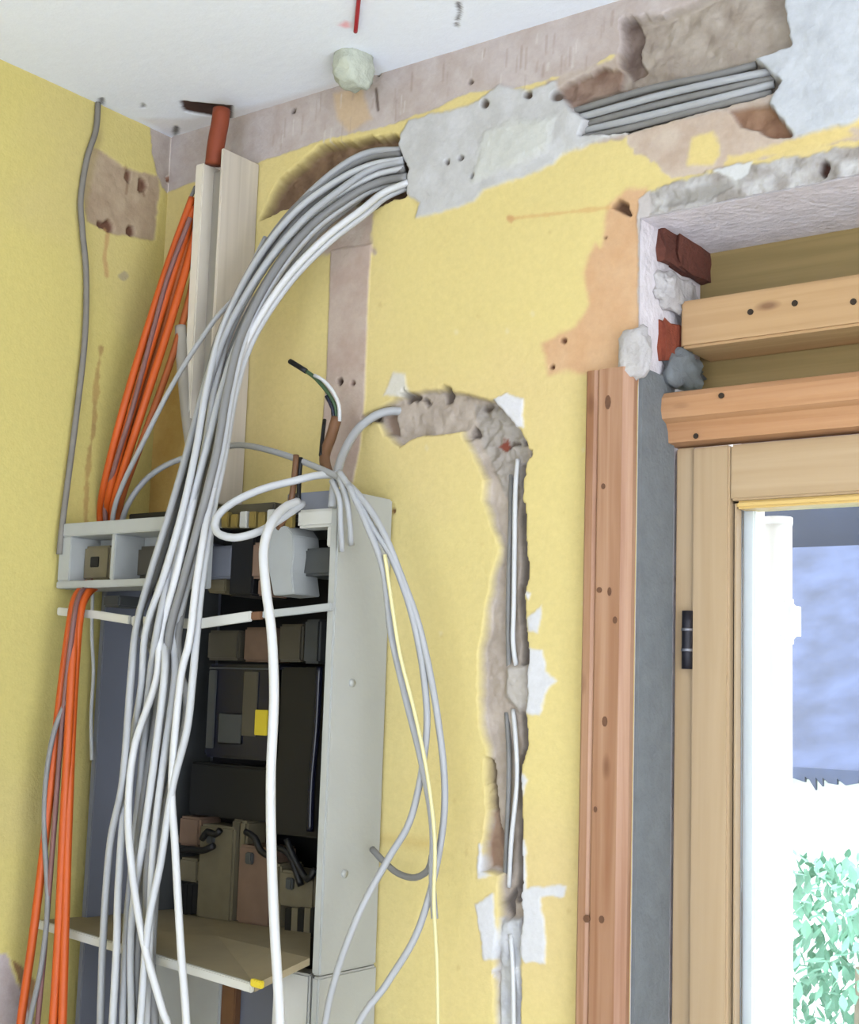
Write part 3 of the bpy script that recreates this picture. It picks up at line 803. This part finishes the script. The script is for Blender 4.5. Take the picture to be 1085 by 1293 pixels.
side = cbox('side_panel', M['cabside'], CX1 - 0.016, CX1, 0.002, CD, 1.105, CZ1, bevel=0.003)
side2 = cbox('side_panel', M['cabside'], CX1 - 0.012, CX1 + 0.0015, 0.002, CD + .003, CZ0, 1.104, bevel=0.003)
for px, py in ((432, 862), (424, 1104)):
    p = P(px, py, CD - .03)
    MB().tube([(CX1 - .002, -CD + .045, p[2]), (CX1 + .003, -CD + .045, p[2])], 0.006, 10, 0.004).build('screw', M['cabside'], side, True)
REC = -0.15
lp = cbox('side_panel', M['cabgrey'], CX0, CX0 + 0.012, REC, CD - .01, CZ0, CZ1 - .03)
cbox('shade_plate', M['boxdark'], CX0 + .012, CX0 + 0.015, REC + .01, 0.02, CZ0, CZ1 - .06, lp)  # dark plate added where the panel's rear half is only in shade
cbox('inner_panel', M['boxdark'], CX1 - 0.022, CX1 - 0.0165, REC, CD - .01, CZ0, CZ1 - .03)
cbox('back_panel', M['black'], CX0 - .01, CX1, REC - .01, REC + .002, CZ0 - .02, CZ1 - .01)  # black so that the cabinet inside reads dark
cbox('bottom_panel', M['boxdark'], CX0 + .012, CX1 - .017, REC, 0.11, CZ0, CZ0 + .012)
cbox('top_panel', M['boxdark'], CX0 + .012, CX1 - .017, REC, 0.10, CZ1 - 0.035, CZ1 - 0.025)
cbox('top_frame', M['black'], 0.08, 0.30, 0.09, 0.115, CZ1 - 0.05, CZ1 - 0.012)
cbox('top_frame', M['cabgrey'], 0.44, CX1 - .017, 0.085, 0.12, 1.765, 1.795)

# left terminal housing: two open bays
hs_a = P(76, 660, .2); hs_b = P(222, 742, .2)
hx0, hx1, hz1, hz0 = max(hs_a[0], .006), hs_b[0], hs_a[2] - .002, hs_b[2] + .004
hxm = P(141, 700, .2)[0]
hd0, hd1 = 0.125, 0.20
hou = cbox('terminal_housing', M['boxgrey'], hx0, hx1, hd0, hd0 + .012, hz0, hz1)
cbox('housing_rim', M['boxgrey'], hx0, hx1, hd0 + .012, hd1, hz1 - .022, hz1, hou)
cbox('housing_rim', M['boxgrey'], hx0, hx1, hd0 + .012, hd1, hz0, hz0 + .012, hou)
for a_, b_ in ((hx0, hx0 + .03), (hxm - .004, hxm + .006), (hx1 - .006, hx1)):
    cbox('housing_wall', M['boxgrey'], a_, b_, hd0 + .012, hd1 - .001, hz0 + .012, hz1 - .022, hou)
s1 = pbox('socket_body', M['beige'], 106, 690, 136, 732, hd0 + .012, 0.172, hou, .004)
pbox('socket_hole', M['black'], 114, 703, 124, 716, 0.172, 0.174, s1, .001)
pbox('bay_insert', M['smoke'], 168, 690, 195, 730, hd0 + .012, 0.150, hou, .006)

# terminal rail parts in the top section
tb = pbox('terminal_box', M['cabgrey'], 262, 690, 292, 730, 0.03, 0.12, None, .004)
pbox('terminal_foot', M['beige'], 262, 730, 284, 748, 0.03, 0.11, tb, .003)
pc = MB()
poly = [(338, 672), (344, 664), (362, 664), (370, 676), (371, 700), (368, 722), (371, 750), (345, 752), (338, 715)]
pc.prism([P(x, y, 0.128) for x, y in poly], (0, 0.06, 0)).build('cover_plate', M['boxgrey'], cab, bevel=.0015)
pbox('terminal_box', M['boxdark'], 374, 693, 418, 726, 0.03, 0.10, None, .004)
pbox('terminal_strip', M['cabwhite'], 375, 644, 422, 664, 0.09, 0.128, None, .004)
pbox('terminal_bracket', M['cabwhite'], 413, 664, 421, 690, 0.09, 0.126, None, .002)
ts = pbox('terminal_strip', M['smoke'], 262, 640, 345, 664, 0.04, 0.115, None, .003)
rr = random.Random(11)
for i in range(9):
    px = 268 + i * 11.5
    pbox('terminal', M['brass'] if i % 3 else M['cabwhite'], px, 642 + rr.random() * 8, px + 7.5, 666, 0.115, 0.126, ts, .0015)
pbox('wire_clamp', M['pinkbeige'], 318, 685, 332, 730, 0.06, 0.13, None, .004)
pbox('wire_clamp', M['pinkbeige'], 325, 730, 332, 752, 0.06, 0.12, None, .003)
pbox('fuse_block', M['black'], 292, 676, 318, 752, 0.03, 0.118, None, .003)
pbox('fuse_block', M['boxdark'], 130, 752, 150, 766, 0.10, 0.15, None, .003)

# cover strip across the front, slightly buckled
def strip_part(name, pts, hh, material, parent=None):
    mb = MB(); A = [np.array(p) for p in pts]; vs = []; fs = []
    for p in A:
        for dy, dz in ((-.004, -hh), (.004, -hh), (.004, hh), (-.004, hh)):
            vs.append((p[0], p[1] + dy, p[2] + dz))
    for i in range(len(A) - 1):
        for k in range(4):
            fs.append((4 * i + k, 4 * i + (k + 1) % 4, 4 * i + 4 + (k + 1) % 4, 4 * i + 4 + k))
    fs += [(0, 1, 2, 3), tuple(4 * (len(A) - 1) + k for k in (3, 2, 1, 0))]
    return mb.add(vs, fs).build(name, material, parent or cab, bevel=.0015)


strip_part('cover_strip', [P(74, 772, .2), P(120, 776, .2), P(165, 783, .2)], .0065, M['cabwhite'])
strip_part('cover_strip', [P(168, 784, .198), P(250, 788, .19), P(318, 778, .165)], .0075, M['cabwhite'])
strip_part('strip_clip', [P(318, 778, .163), P(332, 777, .158)], .006, M['copper'])
strip_part('cover_strip', [P(333, 776, .158), P(370, 772, .145), P(420, 766, .133)], .0055, M['boxgrey'])

# inside: plate, smoky boxes, meter, breakers, set deep in the recess
DS = -0.11


def ibox(name, material, px0, py0, px1, py1, d0, d1, parent=None, bevel=.0015):
    return pbox(name, material, px0, py0, px1, py1, d0 + DS, d1 + DS, parent, bevel)


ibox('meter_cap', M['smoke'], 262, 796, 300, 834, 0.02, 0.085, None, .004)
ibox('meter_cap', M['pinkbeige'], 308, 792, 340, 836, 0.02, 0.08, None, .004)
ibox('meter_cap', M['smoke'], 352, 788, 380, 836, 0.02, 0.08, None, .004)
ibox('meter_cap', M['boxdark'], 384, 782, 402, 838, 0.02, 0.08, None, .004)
mt_ = ibox('electricity_meter', M['navy'], 262, 838, 348, 962, 0.02, 0.095, None, .005)
ibox('meter_frame', M['boxdark'], 264, 846, 268, 945, 0.095, 0.099, mt_, .001)
ibox('meter_frame', M['boxdark'], 264, 842, 344, 846, 0.095, 0.099, mt_, .001)
ibox('meter_window', M['smoke'], 308, 848, 322, 930, 0.095, 0.098, mt_, .001)
ibox('meter_sticker', M['yellow'], 322, 896, 336, 929, 0.097, 0.101, mt_, .001)
ibox('meter_dial', M['boxdark'], 276, 900, 304, 940, 0.095, 0.098, mt_, .002)
ibox('black_cover', M['black'], 350, 842, 408, 1060, 0.02, 0.09, None, .004)
p_ = [P(404, 842, DS + .10), P(400, 920, DS + .10), P(394, 990, DS + .10), P(392, 1050, DS + .10)]
MB().tube(p_, 0.006, 10).build('black_lead', M['navy'], cab, True)
ibox('black_cover', M['black'], 240, 962, 348, 1040, 0.02, 0.07, None, .004)
# breaker blocks in the lower bay
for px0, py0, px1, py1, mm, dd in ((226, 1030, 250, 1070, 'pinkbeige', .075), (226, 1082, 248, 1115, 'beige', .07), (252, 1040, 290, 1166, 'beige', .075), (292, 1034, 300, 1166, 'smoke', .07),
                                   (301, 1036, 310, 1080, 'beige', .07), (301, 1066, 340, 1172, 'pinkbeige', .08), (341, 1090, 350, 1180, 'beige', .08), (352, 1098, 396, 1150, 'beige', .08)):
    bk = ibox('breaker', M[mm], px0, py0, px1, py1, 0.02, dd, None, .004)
    if px1 - px0 > 30:
        ibox('toggle', M['boxdark'], px0 + 8, py0 + 10, px0 + 16, py0 + 26, dd, dd + .008, bk, .002)
for i in range(5):
    ibox('vent_slot', M['black'] if i % 2 == 0 else M['beige'], 360 + i * 8, 1146, 367 + i * 8, 1185, 0.02, 0.085, None, .001)
for i in range(3):
    ibox('vent_slot', M['black'], 230 + i * 7, 1115, 235 + i * 7, 1155, 0.02, 0.075, None, .001)
for pts in ([(255, 1060), (262, 1050), (272, 1054), (278, 1048)], [(226, 1075), (240, 1072), (256, 1074), (270, 1068)], [(310, 1050), (322, 1058), (330, 1075), (348, 1085)], [(362, 1060), (372, 1085), (388, 1110), (398, 1098)], [(350, 1070), (366, 1080), (380, 1118)]):
    MB().tube([P(x, y, DS + .092) for x, y in pts], 0.0055, 8).build('black_lead', M['black'], cab, True)

# dropped shelf
sa, sb, sc, sd = P(48, 1162, .20), P(322, 1243, .215), P(394, 1210, .131), P(120, 1118, .09)
sm_ = [sa, sb, sc - np.array([.004, 0, 0]), P(393, 1165, -.10), P(240, 1146, -.10)]
shf = MB()
n = len(sm_)
vs = [p for p in sm_] + [p - np.array([0, 0, .010]) for p in sm_] + [sum(sm_) / n, sum(sm_) / n - np.array([0, 0, .010])]
fs = [(i, (i + 1) % n, 2 * n) for i in range(n)] + [((i + 1) % n + n, i + n, 2 * n + 1) for i in range(n)] + [(i, i + n, (i + 1) % n + n, (i + 1) % n) for i in range(n)]
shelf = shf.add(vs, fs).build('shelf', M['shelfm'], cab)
strip_part('shelf_edge', [sa + [0, -.004, -.004], (sa + sb) / 2 + [0, -.004, -.004], sb + [0, -.004, -.004]], .0065, M['cabwhite'], shelf)
strip_part('shelf_sticker', [P(318, 1240, .222), P(332, 1244, .222)], .005, M['yellow'], shelf)
# lower compartment
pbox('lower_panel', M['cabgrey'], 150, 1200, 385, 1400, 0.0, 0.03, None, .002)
pbox('lower_panel', M['boxgrey'], 196, 1215, 270, 1400, 0.03, 0.05, None, .002)
pbox('lower_panel', M['cabwhite'], 345, 1222, 384, 1400, 0.08, 0.115, None, .003)
pbox('lower_panel', M['copper'], 272, 1240, 290, 1400, 0.03, 0.045, None, .002)


# ------------------------------------------------------------------ cables
def cable(name, pts, rad, material, label, group=None, cat='cable', sides=9, step=0.008):
    pts = list(pts)
    e = np.array(pts[-1], float)
    if e[2] < 1.12 and e[1] < -0.05 and name != 'short_cable':      # runs on below the picture
        v = e - np.array(pts[-2], float); v = v / np.linalg.norm(v)
        pts += [e + v * .10 + [0, 0, -.10], e + v * .14 + [0, 0, -.42]]
    o = MB().tube(pts, rad, sides, step).build(name, material, None, True)
    return tag(o, label, cat, group)


# the thick bundle
cl = [(512, 214, -.012), (475, 222, .0), (440, 243, .03), (390, 285, .07), (343, 345, .11), (302, 420, .15), (280, 490, .18), (263, 570, .205), (243, 650, .225), (223, 730, .235), (208, 800, .24)]
hw = [22, 26, 29, 29, 26, 23, 23, 24, 24, 28, 34]
tails = [
    [(165, 860), (155, 985), (139, 1067), (130, 1190), (126, 1310)],
    [(178, 870), (160, 985), (150, 1110), (147, 1200), (141, 1310)],
    [(197, 860), (170, 943), (162, 1026), (168, 1109), (182, 1192), (205, 1275), (214, 1310)],
    [(188, 870), (176, 1000), (163, 1130), (158, 1200), (154, 1310)],
    [(207, 860), (183, 1047), (170, 1130), (165, 1200), (166, 1310)],
    [(212, 862), (196, 964), (189, 1067), (186, 1150), (196, 1310)],
    [(220, 860), (206, 964), (194, 1067), (190, 1150), (184, 1310)],
    [(228, 860), (217, 985), (221, 1067), (228, 1192), (236, 1310)],
    [(243, 860), (236, 922), (218, 993), (203, 1088), (187, 1171), (176, 1310)],
]
mats = ['cable', 'cable_l', 'cable_w', 'cable', 'cable_l', 'cable_d', 'cable_l', 'cable_w', 'cable_l']
rr = random.Random(21)
nC = len(tails)
nrm2 = []
for i in range(len(cl)):
    a = np.array(cl[max(0, i - 1)][:2], float); b = np.array(cl[min(len(cl) - 1, i + 1)][:2], float)
    t_ = (b - a) / np.linalg.norm(b - a)
    nrm2.append(np.array([t_[1], -t_[0]]))     # points to the left / up side of the bundle when reversed
labels = ['light grey cable at the far left foot of the thick hanging bundle',
          'pale cable second from the left at the foot of the hanging bundle',
          'white cable of the bundle that bows left then kicks right at its foot',
          'grey cable third from the left at the foot of the hanging bundle',
          'pale cable fourth from the left at the foot of the hanging bundle',
          'thick dim grey cable in the right half of the hanging bundle',
          'pale cable running through the middle of the hanging bundle',
          'white cable hanging apart at the right foot of the bundle',
          'pale cable on the right of the bundle that crosses to the left lower down']
order = [0, 1, 3, 2, 4, 5, 6, 7, 8]
for k in range(nC):
    u = 1 - 2 * order[k] / (nC - 1)
    pts = []
    ph = rr.random() * 6.28
    for i, (px, py, d) in enumerate(cl):
        uu = u + 0.20 * math.sin(ph + i * 0.8)
        q = np.array([px, py]) - nrm2[i] * hw[i] * uu
        dd = d + 0.012 * math.sin(ph * 2 + i * .7) * min(1, i / 3) + (0.012 if k % 2 else 0)
        pts.append(P(q[0], q[1], dd))
    tl = tails[k]
    for i, (px, py) in enumerate(tl):
        pts.append(P(px, py, .245 + (0.014 if k in (2, 7, 8) else (-.010 if k in (3, 5) else 0.0)) + .01 * math.sin(ph + i)))
    cable('hanging_cable', pts, 0.0056 if k != 5 else 0.0066, M[mats[k]], labels[k], 'cables of the thick hanging bundle')
# extra dark cables seen only in the upper bend
for k, (u, d) in enumerate(((.55, -.016), (.0, -.018), (-.5, -.014), (.95, -.008))):
    pts = []
    for i, (px, py, dd) in enumerate(cl):
        q = np.array([px, py]) - nrm2[i] * hw[i] * u
        pts.append(P(q[0], q[1], dd + d * min(1, i / 2)))
    pts += [P(200 + 12 * k, 880, .22), P(175 + 9 * k, 1060, .225), P(162 + 8 * k, 1310, .225)]
    cable('hanging_cable', pts, 0.0062, M['cable_d'], ['dim grey cable at the back of the bundle, left one', 'dim grey cable at the back of the bundle, second from left', 'dim grey cable at the back of the bundle, third from left', 'dim grey cable at the back of the bundle, right one'][k], 'dim cables behind the thick bundle')

pts = [P(335, 300, .06), P(300, 370, .115), P(268, 408, .14), P(220, 482, .15), P(180, 560, .15), P(155, 612, .14), P(143, 650, .13), P(141, 700, .11)]
cable('thin_cable', pts, 0.0042, M['cable'], 'thin grey cable leaving the bundle towards the cabinet top left')
pts = [P(150, 672, .10), P(162, 636, .11), P(185, 605, .10), P(215, 585, .09), P(255, 572, .08), P(300, 562, .08), P(345, 570, .09), P(395, 588, .12), P(440, 612, .15), P(478, 660, .15), P(508, 730, .13), P(532, 800, .11), P(552, 900, .09), P(562, 1000, .08), P(553, 1085, .09), P(528, 1175, .11), P(490, 1240, .13), P(445, 1310, .16)]
cable('looping_cable', pts, 0.0050, M['cable'], 'grey cable arching over the cabinet then looping wide down the yellow wall')
pts = [P(428, 596, .15), P(448, 625, .155), P(470, 665, .15), P(495, 705, .14), P(520, 775, .12), P(536, 860, .10), P(538, 935, .095), P(520, 1030, .10), P(490, 1085, .13), P(455, 1150, .155), P(425, 1230, .165), P(408, 1310, .165)]
cable('looping_cable', pts, 0.0050, M['cable'], 'grey cable crossing from the yellow wall back over the cabinet side')
pts = [P(440, 612, .158), P(462, 660, .156), P(484, 720, .15), P(494, 800, .13), P(512, 880, .11), P(532, 960, .10), P(546, 1040, .10), P(546, 1110, .10), P(549, 1160, .10)]
cable('looping_cable', pts, 0.0050, M['cable'], 'grey cable hanging straight beside the cabinet edge')
pts = [P(486, 700, .157), P(496, 770, .145), P(506, 830, .13), P(525, 905, .115), P(540, 980, .11), P(549, 1060, .112), P(548, 1140, .108), P(552, 1220, .106), P(553, 1310, .106)]
cable('cream_wire', pts, 0.0028, M['cable_cream'], 'thin cream wire hanging straight down the yellow wall')
pts = [P(470, 1072, .05), P(485, 1088, .06), P(503, 1103, .065), P(525, 1108, .07), P(541, 1098, .075), P(546, 1080, .075)]
cable('short_cable', pts, 0.0048, M['cable_d'], 'short dim cable curving out behind the cabinet side')
pts = [P(420, 640, .14), P(424, 606, .13), P(434, 572, .08), P(452, 542, .035), P(476, 524, .006), P(496, 519, -.010), P(514, 520, -.028)]
cable('chase_feed_cable', pts, 0.0068, M['cable'], 'grey cable bending from the cabinet top into the wall chase')
for k, (dx, dy) in enumerate(((0, 0), (-9, 5))):
    pts = [P(428 + dx, 602 + dy, .15), P(438 + dx, 630, .155), P(442 + 1.3 * dx, 660, .148), P(444 + 1.3 * dx, 688 + 8 * k, .134)]
    cable('short_cable', pts, 0.0045, M['cable'], ['grey cable end resting on the top of the cabinet side', 'grey cable end nearest the front edge of the cabinet side'][k])

# white cable hanging in front of the cabinet
pts = [P(376, 634, .16), P(358, 642, .20), P(342, 662, .24), P(333, 695, .26), P(336, 745, .27), P(343, 800, .27), P(346, 880, .27), P(342, 980, .27), P(343, 1080, .27), P(347, 1180, .27), P(354, 1310, .27)]
cable('white_cable', pts, 0.0068, M['cable_w'], 'single white cable hanging straight down in front of the cabinet')
pts = [P(428, 600, .13), P(402, 600, .135), P(372, 607, .15), P(330, 618, .19), P(292, 636, .23), P(273, 655, .255), P(274, 672, .26), P(296, 679, .255), P(328, 671, .235), P(358, 653, .20), P(382, 636, .15)]
cable('coiled_cable', pts, 0.0058, M['cable_l'], 'pale cable coiled in a flat loop on top of the cabinet')
pts = [P(374, 575, .12), P(372, 600, .125), P(366, 640, .13), P(352, 668, .125)]
cable('brown_wire', pts, 0.0048, M['copper'], 'brown wire standing up behind the coiled cable')
pts = [P(380, 578, .115), P(378, 605, .12), P(377, 632, .125)]
cable('black_wire', pts, 0.0035, M['black'], 'short black wire standing beside the brown wire')
# stripped wire ends pointing up
wire = empty('stripped_cable', tuple(P(420, 560, .05)), 'stripped cable end with green and white wires pointing up left', 'cable')
MB().tube([P(414, 598, .12), P(410, 576, .09), P(418, 552, .07), P(425, 528, .06)], 0.0085, 9).build('sheath', M['copper'], wire, True)
MB().tube([P(425, 532, .06), P(424, 515, .062), P(415, 497, .066), P(400, 479, .07), P(386, 468, .072)], 0.0034, 8).build('green_core', M['green'], wire, True)
MB().tube([P(387, 469, .072), P(376, 462, .074), P(366, 456, .076)], 0.0042, 8).build('core_tip', M['black'], wire, True)
MB().tube([P(429, 532, .062), P(428, 512, .064), P(421, 495, .068), P(408, 480, .072), P(397, 474, .074)], 0.0030, 8).build('white_core', M['cable_w'], wire, True)
MB().tube([P(421, 534, .064), P(420, 516, .066), P(412, 500, .07)], 0.003, 8).build('blue_core', M['navy'], wire, True)
MB().tube([P(405, 575, .10), P(407, 555, .075), P(410, 530, .06)], 0.003, 8).build('black_core', M['black'], wire, True)

# cables in the trough at top right
tr_ = [
    ([(708, 146), (760, 130), (830, 110), (900, 96), (955, 82)], 'uppermost dusty cable in the trough at the top right'),
    ([(712, 154), (770, 138), (840, 119), (910, 103), (975, 90)], 'second dusty cable from the top in the upper right trough'),
    ([(720, 162), (780, 146), (850, 128), (915, 113), (982, 98)], 'middle dusty cable in the upper right trough'),
    ([(735, 166), (790, 153), (860, 136), (920, 121), (978, 106)], 'fourth dusty cable from the top in the upper right trough'),
    ([(712, 178), (760, 170), (820, 155), (880, 139), (935, 126), (975, 118)], 'lowest dusty cable in the upper right trough'),
]
for i, (pp, lb) in enumerate(tr_):
    pts = [P(x, y, -.006 + .004 * (i % 2) + (-.012 if j in (0, len(pp) - 1) else 0)) for j, (x, y) in enumerate(pp)]
    cable('trough_cable', pts, 0.0054, M['chase_cable' if i % 2 == 0 else 'cable'], lb, 'cables in the upper trough')
# thin cables in the long chase
pts = [P(654, 580, -.016), P(651, 620, -.006), P(650, 680, -.004), P(649, 760, -.004), P(648, 810, -.006), P(652, 842, -.016)]
cable('chase_cable', pts, 0.0036, M['cable_w'], 'thin white cable in the upper half of the wall chase')
pts = [P(646, 600, -.020), P(645, 660, -.010), P(643, 720, -.008), P(642, 790, -.008), P(643, 846, -.018)]
cable('chase_cable', pts, 0.0040, M['chase_cable'], 'dusty grey cable beside the white one in the wall chase')
pts = [P(648, 896, -.016), P(651, 930, -.006), P(653, 985, -.004), P(646, 1060, -.005), P(643, 1120, -.016)]
cable('chase_cable', pts, 0.0034, M['cable_w'], 'thin white cable in the lower half of the wall chase')
pts = [P(640, 900, -.018), P(643, 960, -.009), P(641, 1040, -.008), P(638, 1110, -.018)]
cable('chase_cable', pts, 0.0038, M['chase_cable'], 'dusty grey cable in the lower half of the wall chase')
pts = [P(645, 1180, -.008), P(648, 1230, -.001), P(649, 1310, -.001)]
cable('chase_cable', pts, 0.0034, M['cable_w'], 'thin pale cable at the very foot of the wall chase')

# cable on the left wall
pts = [PL(124, 130, .006), PL(121, 165, .008), PL(110, 200, .008), PL(102, 250, .009), PL(104, 290, .010), PL(109, 350, .010), PL(107, 430, .012), PL(97, 520, .014), PL(88, 590, .014), PL(79, 660, .016), PL(75, 700, .016)]
cable('wall_cable', pts, 0.0052, M['dusty_cable'], 'dusty grey cable running down the yellow left wall')
pts = [P(247, 236, .06), P(236, 262, .075), P(222, 305, .09), P(206, 350, .10), P(180, 430, .125), P(155, 520, .15)]
cable('thin_cable', pts, 0.0034, M['cable_d'], 'thin grey cable running left of the orange conduits')
# orange conduits
oc = [
    [(243, 250, .075), (214, 330, .10), (185, 420, .125), (155, 520, .15), (132, 612, .135), (127, 652, .112), (130, 692, .110), (112, 734, .160), (97, 752, .205), (89, 785, .225), (74, 900, .235), (58, 1050, .245), (42, 1180, .25), (24, 1310, .255)],
    [(246, 262, .072), (222, 335, .095), (196, 420, .12), (166, 520, .145), (140, 615, .132), (135, 652, .112), (138, 692, .110), (119, 734, .160), (103, 752, .205), (95, 785, .228), (88, 900, .24), (80, 1050, .245), (74, 1180, .25), (66, 1310, .255)],
    [(248, 290, .07), (232, 350, .09), (208, 430, .115), (176, 530, .14), (148, 620, .128), (143, 652, .110), (146, 692, .108), (126, 734, .155), (109, 752, .200), (100, 785, .222), (92, 900, .232), (86, 1050, .24), (82, 1180, .245), (78, 1310, .25)],
    [(250, 320, .065), (238, 380, .08), (216, 455, .105), (184, 545, .13), (156, 622, .122), (150, 655, .108), (154, 700, .105)],
    [(250, 270, .060), (230, 335, .085), (204, 425, .105), (172, 525, .13), (146, 618, .115), (138, 652, .100), (142, 700, .096)],
]
ol = ['leftmost orange conduit fanning down from the duct to the floor', 'bright orange conduit second from the left wall side', 'orange conduit of the pair nearest the cabinet', 'dull orange conduit that ends behind the cabinet housing', 'dull orange conduit hidden behind the brighter ones above the cabinet']
for i, pp in enumerate(oc):
    cable('orange_conduit', [P(*q) for q in pp], 0.0068 if i < 3 else 0.006, M['orange' if i < 3 else 'orange_d'], ol[i], 'orange conduits in the corner', 'conduit')
pts = [P(240, 275, .09), P(212, 350, .11), P(190, 430, .13), P(166, 520, .152), P(146, 585, .145), P(133, 640, .122), P(135, 692, .120), P(116, 734, .168), P(100, 752, .215), P(92, 792, .238), P(80, 900, .24), P(68, 1050, .245), P(56, 1200, .25), P(46, 1310, .25)]
cable('mauve_cable', pts, 0.0042, M['mauve'], 'mauve cable running between the orange conduits')
pts = [P(86, 880, .236), P(68, 925, .248), P(58, 985, .25), P(56, 1050, .25), P(60, 1140, .25), P(52, 1220, .256), P(34, 1310, .26)]
cable('grey_cable', pts, 0.0042, M['cable_d'], 'grey cable bowing out left around the orange conduits')
pts = [P(117, 750, .15), P(116, 800, .14), P(118, 850, .135), P(115, 905, .13), P(116, 960, .13)]
cable('thin_cable', pts, 0.0030, M['cable_l'], 'thin pale wire hanging under the grey terminal housing')
# rust red conduit coming out of the ceiling slot
pts = [P(280, 138, .075), P(278, 155, .075), P(273, 182, .075), P(270, 208, .074)]
cable('rust_conduit', pts, 0.0150, M['rust'], 'rust red conduit dropping from the ceiling slot into the duct', cat='conduit', sides=14)

# ------------------------------------------------------------------ ceiling fittings
pc_ = PC(447, 80, 0.012)
ob = lump('ceiling_plug', pc_[0], pc_[1], 2.480, 0.046, 0.055, 0.058, M['plastergreen'], None, 31, 0.15, 3, False)
tag(ob, 'pale greenish plaster plug on the ceiling under the red cord', 'plaster plug')
pts = [PC(458, -40, .012), PC(453, 0, .006), PC(451, 20, .004), PC(449, 40, .004)]
cable('red_cord', pts, 0.0032, M['red'], 'red cord on the white ceiling at the top edge', cat='cord')
